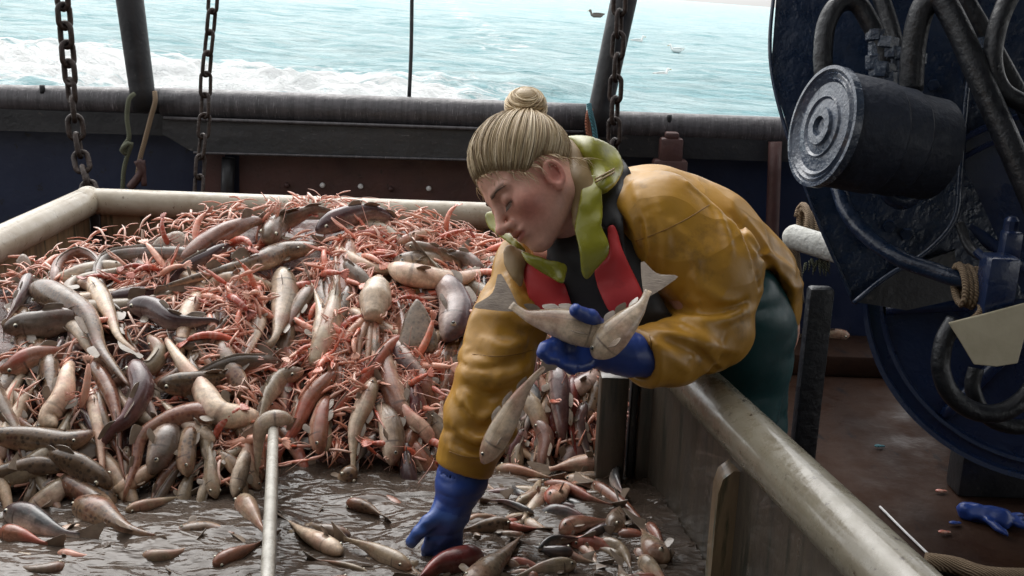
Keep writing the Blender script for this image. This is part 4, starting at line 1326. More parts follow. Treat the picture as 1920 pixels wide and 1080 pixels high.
def jacket_sdf(p):
    t = jacket_base(p)
    for k_, (lst, sg) in enumerate(((RID3, 1), (GRO3, -1))):
        for pts, r in lst:
            pa = np.array(pts); m = np.all((p > pa.min(0) - .05) & (p < pa.max(0) + .05), axis=-1)
            if not m.any(): continue
            q = p[m]; n_ = len(pts) - 1; d = None
            for i_ in range(n_):
                tp = .35 + .65 * sin(pi * (i_ + .5) / n_)
                e = sd_cone(q, pts[i_], pts[i_ + 1], r * tp, r * tp); d = e if d is None else np.minimum(d, e)
            t[m] = smin(t[m], d + r * .45, .016) if sg > 0 else smax(t[m], -(d + r * .25), .014)
    return t
V, F_ = isosurface(jacket_sdf, t_all.min(0) - .2, t_all.max(0) + .2, .0048)
mb = MB(); mb.add(V, F_)
jk = mb.build('jacket', M['oilskin'], person)
sm = jk.modifiers.new('relax', 'SMOOTH'); sm.factor = .5; sm.iterations = 2

for pts in ([(886, 664), (930, 668), (970, 664), (1000, 656)], [(1192, 452), (1235, 436), (1285, 412), (1330, 384)], [(1218, 628), (1221, 650), (1219, 676), (1214, 702)], [(842, 846), (870, 856), (905, 858), (936, 848)]):
    q = spline(np.array([(a, c, 0) for a, c in pts], float), 26)
    d = march(q[:, 0], q[:, 1], jacket_sdf)
    mb = MB(); mb.tube([W(a, c, e + .0002) for a, c, e in zip(q[:, 0], q[:, 1], d)], .0009, 6); mb.build('seam', M['seam'], jk)
# black top in the neck opening; sheet also paints the shadow gap by the forearm
solidpatch([(1030, 462), (1080, 440), (1150, 430), (1190, 480), (1225, 548), (1262, 610), (1262, 650), (1180, 650), (1060, 612), (1040, 545)], idw([(1030, 462, 1.99), (1150, 430, 1.96), (1225, 548, 1.95), (1262, 640, 1.97), (1060, 612, 1.985)]), .03, M['black_cloth'], 'fleece_and_shadow', person, bulge=.02)
# bib trousers
def pants_sdf(p):
    kL, fL = np.array([HIPS[0] - .02, HIPS[1] - .02, .50]), np.array([HIPS[0] + .05, HIPS[1] + .03, .12])
    kR, fR = np.array([HIPS[0] + .05, HIPS[1] + .13, .50]), np.array([HIPS[0] + .16, HIPS[1] + .28, .12])
    t = chain(p, [(*W(1370, 560, 2.18), .10), (*W(1385, 610, 2.24), .108), (*W(1392, 640, 2.28), .100)], .05)
    t = smin(t, chain(p, [(*W(1392, 650, 2.24), .095), (*kL, .082), (*fL, .085)], .04), .04)
    t = smin(t, chain(p, [(*W(1405, 640, 2.34), .09), (*kR, .082), (*fR, .085)], .04), .04)
    t = t + .007 * vnoise(p * np.array([7, 7, 14]) + 3) + .006 * (1 - np.abs(vnoise(p * np.array([6, 6, 17]) + 21))) ** 2
    return smax(t, .10 - p[..., 2], .01)
V, F_ = isosurface(pants_sdf, np.array([HIPS[0] - .25, HIPS[1] - .3, .05]), np.array([HIPS[0] + .35, HIPS[1] + .45, HIPS[2] + .2]), .008)
mb = MB(); mb.add(V, F_); mb.build('bib_trousers', M['teal_pvc'], person)
for dx, dy in ((.05, .03), (.16, .28)):
    c = np.array([HIPS[0] + dx, HIPS[1] + dy, 0])
    def bt(p):
        d = sd_cone(p, c + (0, 0, .09), c + (0, 0, .24), .055, .066)
        d = smin(d, sd_ell(p, c + (-.06, -.02, .045), (.13, .055, .05)), .03)
        return smax(d, -(p[..., 2] - .004), .006)
    V, F_ = isosurface(bt, c + (-.25, -.15, -.02), c + (.15, .15, .33), .008)
    mb = MB(); mb.add(V, F_); mb.build('boot', M['boot'], person)

# vest panels, straps, collar: sheets lying on the chest
def chest(p):
    return np.minimum(chain(p, shrink(TOR, .012), .05), jacket_sdf(p) + .0)
def on_chest(off):
    def fn(x, y):
        x = np.asarray(x, float); y = np.asarray(y, float)
        return march(x, y, lambda p: chain(p, shrink(TOR, .016), .05)) - off
    return fn
solidpatch([(1138, 428), (1152, 422), (1172, 480), (1206, 556), (1192, 590), (1150, 592), (1122, 540), (1116, 500), (1142, 478)], idw([(1140, 428, 1.93), (1172, 480, 1.915), (1206, 556, 1.905), (1150, 590, 1.92), (1120, 530, 1.935)]), .012, M['red_foam'], 'vest_panel', person, bulge=.006)
solidpatch([(962, 462), (984, 478), (1020, 508), (1056, 532), (1072, 584), (1040, 592), (1004, 584), (986, 535)], idw([(962, 462, 1.985), (1056, 532, 1.945), (1072, 584, 1.94), (1004, 584, 1.965)]), .012, M['red_foam'], 'vest_panel', person, bulge=.008)
solidpatch([(1150, 288), (1168, 300), (1184, 330), (1170, 372), (1170, 430), (1180, 500), (1212, 556), (1204, 562), (1172, 488), (1150, 424), (1130, 428), (1112, 372), (1138, 345), (1160, 320)], idw([(1165, 300, 2.03), (1184, 330, 2.0), (1170, 372, 1.95), (1120, 372, 1.955), (1170, 430, 1.925), (1135, 428, 1.93), (1180, 500, 1.915), (1208, 558, 1.915)]), .010, M['black_cloth'], 'vest_strap', person, bulge=.004)
# hood lining and lime collar
solidpatch([(1054, 258), (1072, 262), (1094, 292), (1112, 335), (1124, 374), (1100, 392), (1084, 430), (1074, 425), (1070, 380), (1062, 320)], idw([(1058, 262, 1.99), (1072, 340, 1.925), (1080, 425, 1.91), (1120, 370, 1.925), (1094, 292, 1.96)]), .008, M['oilskin_dark'], 'hood_lining', person, bulge=.012)
solidpatch([(1058, 256), (1090, 255), (1122, 262), (1156, 282), (1168, 312), (1158, 340), (1138, 360), (1118, 364), (1108, 330), (1092, 292)], idw([(1070, 257, 2.0), (1156, 284, 2.02), (1168, 312, 1.99), (1138, 358, 1.925), (1116, 360, 1.925), (1092, 295, 1.955)]), .009, M['lime'], 'hood', person, bulge=.022)
hood_d = idw([(1070, 257, 2.0), (1156, 284, 2.02), (1168, 312, 1.99), (1138, 358, 1.925), (1116, 360, 1.925), (1092, 295, 1.955)])
for dv in (0, 6):
    mb = MB(); xs_ = np.linspace(1116, 1152, 12); ys_ = 338 + dv - 26 * (xs_ - 1112) / 48
    mb.tube([W(a, c, d_ - .0275) for a, c, d_ in zip(xs_, ys_, hood_d(xs_, ys_))], .0016, 6)
    mb.build('hood_seam', M['oilskin_dark'], person)
solidpatch([(1076, 428), (1084, 390), (1096, 338), (1124, 332), (1130, 400), (1128, 424), (1142, 456), (1140, 480), (1120, 502), (1100, 526), (1090, 508), (1086, 470)], idw([(1100, 390, 1.905), (1110, 335, 1.94), (1122, 380, 1.915), (1128, 424, 1.895), (1142, 460, 1.89), (1102, 524, 1.895), (1086, 470, 1.885)]), .008, M['lime'], 'collar_lapel', person, bulge=.006)
solidpatch([(976, 470), (1000, 478), (1030, 488), (1062, 496), (1060, 520), (1056, 534), (1034, 522), (1006, 505), (984, 488)], idw([(976, 470, 1.93), (1060, 500, 1.93), (1056, 532, 1.905), (1000, 490, 1.915)]), .008, M['lime'], 'collar_lapel', person, bulge=.008)
solidpatch([(910, 402), (920, 396), (934, 400), (950, 428), (964, 446), (988, 470), (974, 474), (952, 454), (936, 444), (916, 426)], idw([(902, 400, 2.07), (985, 470, 1.98)]), .010, M['lime'], 'collar_lapel', person, bulge=.012)
solidpatch([(944, 470), (952, 458), (966, 464), (990, 480), (984, 500), (978, 540), (960, 520), (946, 495)], idw([(950, 462, 1.975), (980, 530, 1.955)]), .010, M['oilskin_dark'], 'storm_flap', person, bulge=.012)

# gloves ----------------------------------------------------------------------------
def finger(p, pts, r0, r1):
    n = len(pts); q = [(*W(*a), r0 + (r1 - r0) * i / (n - 1)) for i, a in enumerate(pts)]
    return chain(p, q, .006)
WRd = nrm(np.array(WR_R[:3]) - np.array(EL_R[:3]))
def glove_r(p):
    d = chain(p, [(*W(872, 862, 1.985), .047), (*W(864, 905, 1.985), .043), (*W(848, 955, 1.985), .034)], .02)
    d = smax(d, -sd_cone(p, W(876, 850, 1.985), W(868, 885, 1.985), .044, .040), .004)
    d = smax(d, -((p - W(874, 874, 1.985)) @ WRd) - .004, .003)
    d = smin(d, sd_cone(p, W(842, 965, 1.985), W(832, 992, 1.985), .033, .030), .02)
    d = smin(d, finger(p, [(826, 960, 1.965), (803, 980, 1.955), (788, 998, 1.95), (772, 1016, 1.95)], .0155, .0115), .012)
    d = smin(d, finger(p, [(818, 990, 1.97), (808, 1012, 1.965), (802, 1030, 1.97), (800, 1050, 1.98)], .0135, .0105), .007)
    d = smin(d, finger(p, [(830, 994, 1.975), (824, 1020, 1.97), (820, 1042, 1.975), (819, 1064, 1.985)], .0140, .0110), .007)
    d = smin(d, finger(p, [(843, 992, 1.98), (840, 1018, 1.978), (838, 1040, 1.985), (838, 1058, 1.995)], .0135, .0105), .007)
    d = smin(d, finger(p, [(856, 984, 1.985), (857, 1008, 1.985), (857, 1028, 1.99), (855, 1044, 2.0)], .0120, .0095), .007)
    return d + .0025 * vnoise(p * 38) + .0025 * (1 - np.abs(vnoise(p * np.array([20, 20, 55]) + 5))) ** 3
a = W(840, 960, 1.98)
V, F_ = isosurface(glove_r, a - .19, a + .19, .0034)
mb = MB(); mb.add(V, F_)
fc_ = V[F_].mean(1); lt = ((fc_ - W(846, 952, 1.985)) @ WRd + .010 * vnoise(fc_ * 30)) > 0
mb.m = [int(q) for q in lt]
mb.build('glove', [M['glove'], M['glove_light']], person)
# flared cuff lip
mb = MB(); c = W(873, 872, 1.985)
WLd = nrm(np.array(WR_L[:3]) - np.array(EL_L[:3]))
def glove_l(p):
    d = chain(p, [(*W(1212, 668, 1.862), .037), (*W(1180, 664, 1.85), .035), (*W(1145, 656, 1.845), .034), (*W(1115, 650, 1.845), .032)], .02)
    d = smin(d, finger(p, [(1112, 636, 1.845), (1078, 634, 1.825), (1045, 640, 1.79), (1020, 650, 1.765)], .0140, .0105), .008)
    d = smin(d, finger(p, [(1108, 648, 1.84), (1072, 656, 1.82), (1040, 658, 1.785), (1016, 662, 1.76)], .0145, .0110), .008)
    d = smin(d, finger(p, [(1110, 662, 1.835), (1080, 674, 1.815), (1052, 676, 1.785), (1030, 674, 1.762)], .0140, .0105), .008)
    d = smin(d, finger(p, [(1120, 672, 1.83), (1098, 684, 1.815), (1072, 688, 1.79), (1056, 684, 1.772)], .0125, .0100), .008)
    d = smin(d, finger(p, [(1150, 644, 1.83), (1130, 618, 1.80), (1105, 596, 1.775), (1080, 582, 1.755)], .0175, .0125), .014)
    return d + .002 * vnoise(p * 38) + .002 * (1 - np.abs(vnoise(p * np.array([50, 20, 20]) + 5))) ** 3
a = W(1120, 645, 1.82)
V, F_ = isosurface(glove_l, a - .16, a + .16, .0032)
mb = MB(); mb.add(V, F_); mb.build('glove', M['glove'], person)

# ------------------------------------------------------------------ the heap of fish
YBASE = [(-80, 930), (200, 935), (450, 925), (520, 862), (650, 880), (780, 875), (860, 850), (1000, 865), (1150, 865), (1210, 872)]
YCREST = [(-80, 532), (60, 530), (150, 492), (260, 470), (330, 448), (440, 424), (560, 412), (650, 412), (700, 424), (800, 436), (900, 466), (960, 492), (1050, 540), (1150, 590), (1210, 610)]
def heap_depth(px, py, lumps=1.):
    px = np.asarray(px, float); py = np.asarray(py, float)
    yb, yc = interp(px, YBASE), interp(px, YCREST)
    v = _f[2] + _r[2] * ((px - 960) / FPX) + _u[2] * ((540 - yb) / FPX)
    db = (WAT_Z - CAM[2]) / v
    dc = db + interp(px, [(0, .55), (200, .62), (600, .62), (900, .52), (1150, .20), (1210, .12)])
    s = (yb - py) / (yb - yc)
    g = np.where(s < 0, s * .35, .5 * s + .5 * np.abs(s) ** 2.6)
    g = np.where(s > 1, 1 + (s - 1) * 2.2, g)
    lump = .028 * vnoise(np.stack([px / 62, py / 62, np.zeros_like(px)], -1)) + .012 * vnoise(np.stack([px / 26, py / 26, np.ones_like(px)], -1))
    return db + (dc - db) * g - lump * lumps
def H(px, py):
    return W(px, py, float(heap_depth(px, py)))
def Hn(px, py):
    a = H(px + 14, py) - H(px - 14, py); c = H(px, py - 14) - H(px, py + 14)
    n = nrm(np.cross(a, c))
    return n if n @ (CAM - H(px, py)) > 0 else -n

# underlying mass: everything too deep in the heap to count
nx_, ny_ = 150, 64
V, F_ = [], []
for i in range(nx_):
    px = -420 + (1205 + 420) * i / (nx_ - 1)
    yb, yc = interp(px, YBASE), interp(px, YCREST)
    for j in range(ny_):
        s = -.25 + 1.25 * j / (ny_ - 1)
        py = yb + (yc - yb) * s
        p = W(px, py, float(heap_depth(px, py)) + .030)
        V.append(p)
    top = V[-1].copy()
    for k in range(1, 7):
        V.append(np.array([top[0], top[1] + (YB - .03 - top[1]) * k / 6, max(top[2] - .05 * k ** 1.3, .6)]))
    V.append(np.array([top[0], YB - .03, .3]))
m_ = ny_ + 7
F_ = [(i * m_ + j, (i + 1) * m_ + j, (i + 1) * m_ + j + 1, i * m_ + j + 1) for i in range(nx_ - 1) for j in range(m_ - 1)]
V = np.array(V); V[:, 0] = np.maximum(V[:, 0], XL + .008)
mb = MB(); mb.add(V, F_)
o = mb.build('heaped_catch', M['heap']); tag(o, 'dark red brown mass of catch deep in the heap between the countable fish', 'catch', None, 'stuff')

PROFILE = {   # (t, half height, half width) relative to the largest radius
    'dogfish': [(0, .22, .3), (.03, .45, .62), (.10, .72, .92), (.2, .9, 1), (.36, .95, .9), (.52, .68, .62), (.7, .45, .4), (.86, .30, .24), (1, .16, .08)],
    'cod': [(0, .2, .18), (.03, .45, .42), (.1, .78, .66), (.2, .98, .76), (.34, 1, .74), (.52, .82, .58), (.7, .52, .36), (.84, .28, .19), (.93, .22, .10), (1, .26, .06)],
    'silver': [(0, .18, .15), (.05, .5, .36), (.15, .85, .5), (.35, 1, .52), (.55, .85, .42), (.75, .5, .26), (.9, .22, .12), (1, .24, .05)],
    'eel': [(0, .3, .3), (.04, .65, .6), (.12, .95, .85), (.3, 1, .9), (.55, .9, .75), (.8, .65, .5), (.93, .4, .3), (1, .12, .1)],
}
def fish(path, R, up, species='dogfish', skin='dogfish', label='', group=None, fins=True, dorsal=True, name=None, prof=None, swap=0., nseg=34, root_loc=None, tailscale=1., pect=1.):
    """one fish along a 3-D path (head first); up = direction its back faces"""
    q = spline(path, nseg)
    L = np.linalg.norm(np.diff(q, axis=0), axis=1).sum()
    t = np.linspace(0, 1, nseg)
    pr = np.array(PROFILE[prof or species])
    hh = np.interp(t, pr[:, 0], pr[:, 1]) * R; ww = np.interp(t, pr[:, 0], pr[:, 2]) * R
    ker = np.array([.25, .5, .25])
    hh[1:-1] = np.convolve(hh, ker, 'valid'); ww[1:-1] = np.convolve(ww, ker, 'valid')
    T, Uv, S = frames(q, up)
    n = 16
    a = np.linspace(0, 2 * pi, n, endpoint=False)
    prof_s = np.sin(a); prof_c = np.cos(a)
    k = 1 + .035 * vnoise(np.stack([np.repeat(t, n) * 9 + random.random() * 50, np.tile(np.cos(a), nseg) * 1.5, np.tile(np.sin(a), nseg) * 1.5], -1)).reshape(nseg, n)
    v = q[:, None] + Uv[:, None] * (prof_s[None, :, None] * hh[:, None, None] * k[..., None]) + S[:, None] * (prof_c[None, :, None] * ww[:, None, None] * k[..., None])
    cc = np.stack([np.repeat((.5 + .5 * prof_s)[None], nseg, 0), np.repeat(t[:, None], n, 1), np.zeros((nseg, n))], -1)
    f = [(i * n + j, i * n + (j + 1) % n, (i + 1) * n + (j + 1) % n, (i + 1) * n + j) for i in range(nseg - 1) for j in range(n)]
    f.append(tuple(range(n - 1, -1, -1))); f.append(tuple((nseg - 1) * n + j for j in range(n)))
    loc = q.mean(0)
    root = empty(name or {'dogfish': 'dogfish', 'cod': 'round_fish', 'silver': 'small_fish', 'eel': 'long_fish'}[species], loc, label, 'fish', group)
    mb = MB(); mb.add(v.reshape(-1, 3), f, cc.reshape(-1, 3)); mb.build('body', FM[skin], root)
    fi = lambda u_: int(np.clip(round(u_ * (nseg - 1)), 0, nseg - 1))
    def fin(pts, nm, nrm_, th=.0016, shade=.9):
        pts = np.asarray(pts, float)
        pts = spline(np.vstack([pts, pts[:1]]), len(pts) * 4 + 1)[:-1]; c = pts.mean(0)
        off = nrm(nrm_) * th
        m = len(pts)
        vv = np.vstack([pts + off * .3, pts - off * .3, [c + off], [c - off]])
        ff = [(i, (i + 1) % m, 2 * m) for i in range(m)] + [((i + 1) % m + m, i + m, 2 * m + 1) for i in range(m)] + [(i + m, (i + 1) % m + m, (i + 1) % m, i) for i in range(m)]
        mb = MB(); mb.add(vv, ff, (shade, shade, shade)); return mb.build(nm, M['fin'], root, sharp=40)
    e_, te, ue, se = q[-1], T[-1], Uv[-1], S[-1]
    bend = se * random.uniform(-.25, .25)
    if species in ('cod', 'silver'):
        sz = R * 1.9 * tailscale
        b_ = q[fi(.95)]
        fin([b_ + ue * R * .2, e_ + (te * .55 + ue * .50 + bend * .5) * sz, e_ + (te * .95 + ue * .62 + bend) * sz, e_ + (te * .72 + bend * .8) * sz, e_ + (te * .95 - ue * .62 + bend) * sz, e_ + (te * .55 - ue * .50 + bend * .5) * sz, b_ - ue * R * .2], 'tail_fin', se)
    elif species == 'dogfish':
        sz = R * 1.5 * tailscale
        b0, b1 = q[fi(.80)], q[fi(.90)]
        fin([b0 - Uv[fi(.8)] * R * .1, b1 - Uv[fi(.9)] * sz * .55, e_ - ue * sz * .25 + te * sz * .1, e_ + te * sz * .55 - ue * sz * .3, e_ + te * sz * .5 + ue * sz * .1, e_ + ue * R * .1, b1 + Uv[fi(.9)] * R * .18], 'tail_fin', se)
    if fins:
        dl = [(.32, .44, .34), (.50, .62, .28), (.68, .78, .22)] if species == 'cod' else ([(.52, .60, .75), (.70, .77, .6)] if species == 'dogfish' else ([(.42, .54, .6)] if species == 'silver' else [(.2, .92, .30)]))
        for d0, d1, h_ in (dl if dorsal else []):
            if species == 'eel':
                ids = [fi(x) for x in np.linspace(d0, d1, 12)]
                pts = [q[i] + Uv[i] * hh[i] * .85 for i in ids] + [q[i] + Uv[i] * (hh[i] + R * h_ * (.55 + .3 * random.random())) for i in reversed(ids)]
                m = len(ids)
                mb = MB(); th = S[ids] * .0012
                A = np.array(pts[:m]); Bv = np.array(pts[m:][::-1])
                vv = np.vstack([A + th, Bv + th * .4, A - th, Bv - th * .4])
                ff = [(i, i + 1, m + i + 1, m + i) for i in range(m - 1)] + [(2 * m + i + 1, 2 * m + i, 3 * m + i, 3 * m + i + 1) for i in range(m - 1)] + [(m + i, m + i + 1, 3 * m + i + 1, 3 * m + i) for i in range(m - 1)]
                mb.add(vv, ff, (.8, .8, .8)); mb.build('dorsal_fin', M['fin'], root)
                continue
            i0, i1 = fi(d0), fi(d1); im = (i0 + i1) // 2
            ln = random.uniform(-.3, .3)
            fin([q[i0] + Uv[i0] * hh[i0] * .8, q[im] + Uv[im] * (hh[im] + R * h_) + S[im] * R * ln + T[im] * R * .15, q[i1] + Uv[i1] * (hh[i1] + R * h_ * .55) + T[i1] * R * .5 + S[i1] * R * ln, q[i1] + Uv[i1] * hh[i1] * .8], 'dorsal_fin', S[im])
        ip = fi(.24 if species != 'dogfish' else .2)
        for sg in (-1, 1):
            sd = S[ip] * sg
            droop = random.uniform(.1, .9)
            o_ = nrm(sd * .8 - Uv[ip] * droop + T[ip] * random.uniform(.3, 1.2))
            ch = nrm(T[ip] - o_ * (T[ip] @ o_))
            lf = R * (.95 if species != 'eel' else .6) * pect
            b_ = q[ip] + sd * ww[ip] * .82 - Uv[ip] * hh[ip] * .35
            fin([b_ - ch * R * .22, b_ + o_ * lf * .7 - ch * R * .3, b_ + o_ * lf * 1.0 + ch * R * .05, b_ + o_ * lf * .85 + ch * R * .28, b_ + ch * R * .25], 'pectoral_fin', np.cross(o_, ch))
        ie = fi(.085 if species != 'silver' else .09)
        re = R * (.125 if species != 'dogfish' else .09)
        for sg in (-1, 1):
            c_ = q[ie] + S[ie] * sg * ww[ie] * .88 + Uv[ie] * hh[ie] * .34
            mb = MB(); mb.ball(c_, re * 1.35, 10, 8, m=0); mb.ball(c_ + S[ie] * sg * re * .62, re * .98, 10, 8, m=1)
            mb.build('eye', [M['eye_ring'], M['eye']], root)
    return root

def drape(pts, R, lift=.55, grow=0.):
    """pixel path on the heap -> smooth 3-D path lying on it; grow = metres of tail buried in the heap"""
    hs = lambda a, c: W(a, c, float(heap_depth(a, c, .35)) - .012)
    out = [hs(a, c) + Hn(a, c) * R * lift for a, c in pts]
    if len(out) == 2: out.insert(1, (out[0] + out[1]) / 2)
    if grow > 0:
        d = nrm(out[-1] - out[-2]); n = Hn(*pts[-1])
        d2 = nrm(d - n * .55)
        out += [out[-1] + d2 * grow * .5, out[-1] + d2 * grow * .5 + nrm(d2 - n * .5) * grow * .5]
    return out
def pxr(r, px, py):
    return r * float(heap_depth(px, py)) / FPX

# fish the photograph shows one by one: path (head first), half thickness in pixels, species, skin, which way the back faces, label
UPV = np.array([0, 0, 1.]); TOC = -_f; DNV = np.array([0, 0, -1.])
HERO = [
    ([(604, 478), (540, 488), (470, 505), (400, 528), (325, 552)], 27, 'dogfish', 'dogfish', 'up', 'long sandy dogfish lying slantwise across the upper heap below the crest'),
    ([(600, 452), (635, 432), (680, 418), (712, 420)], 26, 'cod', 'ling', 'up', 'shiny purple fish lying right on top of the crest of the heap'),
    ([(480, 462), (520, 440), (562, 424), (600, 412)], 28, 'cod', 'cod', 'tocam', 'pale grey fish slanting up to the crest, left of the purple fish'),
    ([(352, 500), (395, 470), (440, 446), (470, 430)], 24, 'dogfish', 'pink', 'up', 'pinkish fish pointing up to the crest among orange langoustines'),
    ([(392, 492), (320, 487), (250, 490), (205, 500), (186, 530), (205, 575), (232, 600)], 18, 'eel', 'grey', 'up', 'dark grey eel bent in a hook at the upper left of the heap'),
    ([(110, 545), (118, 505), (150, 484), (182, 500), (192, 530)], 15, 'eel', 'pink', 'up', 'thin reddish eel curled in an arch near the left crest'),
    ([(150, 545), (180, 552), (208, 600), (232, 640), (262, 668)], 22, 'dogfish', 'white', 'tocam', 'cream bellied dogfish slung over to the right in the left part of the heap'),
    ([(66, 560), (120, 575), (168, 615), (186, 660), (215, 705), (250, 742)], 34, 'dogfish', 'dogfish', 'tocam', 'big brown spotted dogfish winding down the left part of the heap'),
    ([(70, 610), (110, 605), (148, 625), (175, 655)], 20, 'eel', 'white', 'tocam', 'pale eel folded under the big spotted dogfish'),
    ([(8, 640), (50, 632), (96, 628), (132, 620)], 32, 'cod', 'grey', 'up', 'thick dark slate fish at the left edge below the rim tube'),
    ([(242, 592), (290, 600), (335, 622), (398, 618)], 29, 'cod', 'ling', 'up', 'purple grey fish lying level left of the centre of the heap'),
    ([(540, 520), (520, 570), (506, 615), (497, 645)], 33, 'cod', 'white', 'side', 'broad white bellied fish hanging straight down below the sandy dogfish'),
    ([(585, 548), (562, 590), (540, 626), (520, 652)], 22, 'cod', 'cod', 'side', 'grey fish hanging close beside the broad white bellied fish'),
    ([(722, 520), (775, 538), (840, 543), (900, 530)], 32, 'cod', 'white', 'tocam', 'large whitish haddock lying level at the right of the heap'),
    ([(818, 648), (832, 622), (838, 590), (826, 556)], 37, 'cod', 'ling', 'side', 'fat purple grey fish with a big pale ringed eye, head hanging down'),
    ([(876, 728), (872, 700), (874, 668), (884, 636)], 22, 'silver', 'silver', 'side', 'bright silver fish hanging beside the right sleeve'),
    ([(912, 570), (905, 545), (918, 520), (935, 500)], 17, 'silver', 'silver', 'up', 'small silver fish at the right end of the heap by the sleeve'),
    ([(470, 790), (425, 780), (385, 735), (352, 690), (330, 655)], 29, 'dogfish', 'white', 'down', 'long dogfish with a cream belly turned up, slanting down at the middle left'),
    ([(430, 790), (375, 785), (315, 800), (270, 832), (245, 880), (238, 930)], 26, 'dogfish', 'dogfish', 'up', 'brown dogfish bent over with its tail hanging into the water'),
    ([(575, 706), (525, 722), (488, 752), (470, 812)], 25, 'cod', 'white', 'up', 'cream coloured fish bent over towards the divider plate'),
    ([(632, 706), (592, 752), (560, 805), (538, 852)], 21, 'dogfish', 'pink', 'up', 'slim rosy brown fish slanting down to the divider plate'),
    ([(700, 720), (676, 770), (660, 820), (652, 884)], 22, 'cod', 'white', 'side', 'white fish hanging down into the water at the middle of the pen'),
    ([(752, 640), (724, 665), (690, 708), (640, 770)], 17, 'eel', 'pink', 'up', 'thin rosy fish slanting down below the pale squid'),
    ([(795, 770), (815, 800), (838, 842)], 20, 'cod', 'white', 'side', 'short white fish beside the wet right sleeve'),
    ([(112, 816), (108, 785), (112, 755), (128, 720)], 31, 'cod', 'white', 'down', 'blunt white headed fish standing on its nose at the left'),
    ([(4, 712), (35, 706), (70, 690)], 28, 'cod', 'pink', 'up', 'raw pink fish lying at the left edge of the heap'),
    ([(160, 735), (178, 775), (186, 820), (196, 880), (196, 930)], 17, 'dogfish', 'white', 'tocam', 'slim white dogfish hanging straight down at the left'),
    ([(172, 690), (206, 730), (224, 790), (228, 850), (236, 905)], 19, 'dogfish', 'dogfish', 'up', 'thin brown dogfish trailing down beside the slim white one'),
    ([(180, 828), (120, 842), (60, 846), (-10, 838)], 30, 'dogfish', 'dogfish', 'up', 'spotted brown dogfish lying level at the lower left edge'),
    ([(115, 890), (70, 878), (30, 886), (-20, 900)], 22, 'dogfish', 'dogfish', 'tocam', 'spotted dogfish half under the level one at the lower left'),
    ([(220, 920), (170, 890), (120, 880)], 32, 'cod', 'dogfish', 'up', 'stout brown fish just above the water at the lower left'),
    ([(282, 640), (300, 670), (286, 700), (250, 712)], 20, 'eel', 'white', 'up', 'pale eel curled in a half ring left of the centre'),
    ([(122, 640), (102, 680), (84, 720)], 15, 'silver', 'silver', 'side', 'slim silver fish pointing down at the left'),
    ([(60, 530), (40, 570), (10, 620)], 20, 'cod', 'silver', 'up', 'silver grey fish at the left edge under the crest'),
    ([(150, 530), (132, 555), (136, 590), (110, 625)], 18, 'cod', 'white', 'side', 'whitish fish draped beside the spotted dogfish at upper left'),
    ([(250, 700), (262, 745), (246, 790), (222, 820)], 34, 'cod', 'ling', 'up', 'dark purple fish among the brown tails at lower left'),
    ([(352, 905), (350, 860), (360, 820)], 23, 'cod', 'dogfish', 'side', 'brown fish hanging in shadow under the bent dogfish'),
    ([(280, 900), (300, 860), (310, 830)], 32, 'cod', 'grey', 'side', 'dark fish hanging in shadow next to the bent dogfish tail'),
    ([(600, 860), (600, 820), (610, 770)], 24, 'cod', 'pink', 'side', 'rosy fish hanging behind the slim rosy brown one'),
    ([(735, 885), (728, 840), (720, 800)], 27, 'cod', 'cod', 'side', 'wide grey brown fish standing in the water left of the sleeve'),
    ([(480, 925), (460, 890), (458, 830), (470, 790)], 14, 'eel', 'white', 'side', 'thin white eel hanging left of the divider plate'),
    ([(484, 905), (478, 860), (478, 800), (484, 770)], 13, 'eel', 'pink', 'side', 'thin rosy eel hanging left of the divider plate'),
    ([(330, 640), (360, 655), (395, 640), (430, 600)], 14, 'dogfish', 'grey', 'up', 'thin grey tail curling up right of the purple grey fish'),
    ([(300, 740), (345, 730), (372, 712)], 30, 'cod', 'dogfish', 'up', 'mottled brown fish partly under the cream bellied dogfish'),
    ([(690, 560), (680, 545), (660, 520)], 22, 'cod', 'cod', 'up', 'small grey fish between orange claws above the squid'),
    ([(760, 470), (800, 480), (850, 500)], 16, 'cod', 'cod', 'up', 'small mottled fish among the langoustines at upper right'),
    ([(905, 520), (880, 500), (850, 492)], 18, 'cod', 'grey', 'up', 'small grey fish with its tail up at the right of the crest'),
    ([(430, 470), (400, 488), (350, 515)], 16, 'eel', 'ling', 'up', 'dark purplish eel among the langoustines below the pinkish fish'),
    ([(520, 690), (470, 686), (430, 692)], 18, 'eel', 'grey', 'up', 'grey eel lying level in the middle of the heap'),
    ([(560, 850), (545, 830), (520, 815)], 16, 'eel', 'dogfish', 'up', 'small brown tail sticking out beside the divider plate'),
    ([(1010, 790), (1030, 830), (1020, 868)], 22, 'cod', 'grey', 'side', 'dark fish hanging in shadow right of the wet sleeve'),
    ([(1040, 700), (1055, 740), (1052, 790)], 26, 'cod', 'ling', 'side', 'dark purple fish under the left glove'),
    ([(1096, 760), (1090, 800), (1100, 850)], 18, 'cod', 'silver', 'side', 'dull silver fish hanging by the slot post'),
    ([(985, 720), (1000, 750), (990, 800)], 16, 'silver', 'silver', 'side', 'little silver fish in shadow under the held fish'),
]
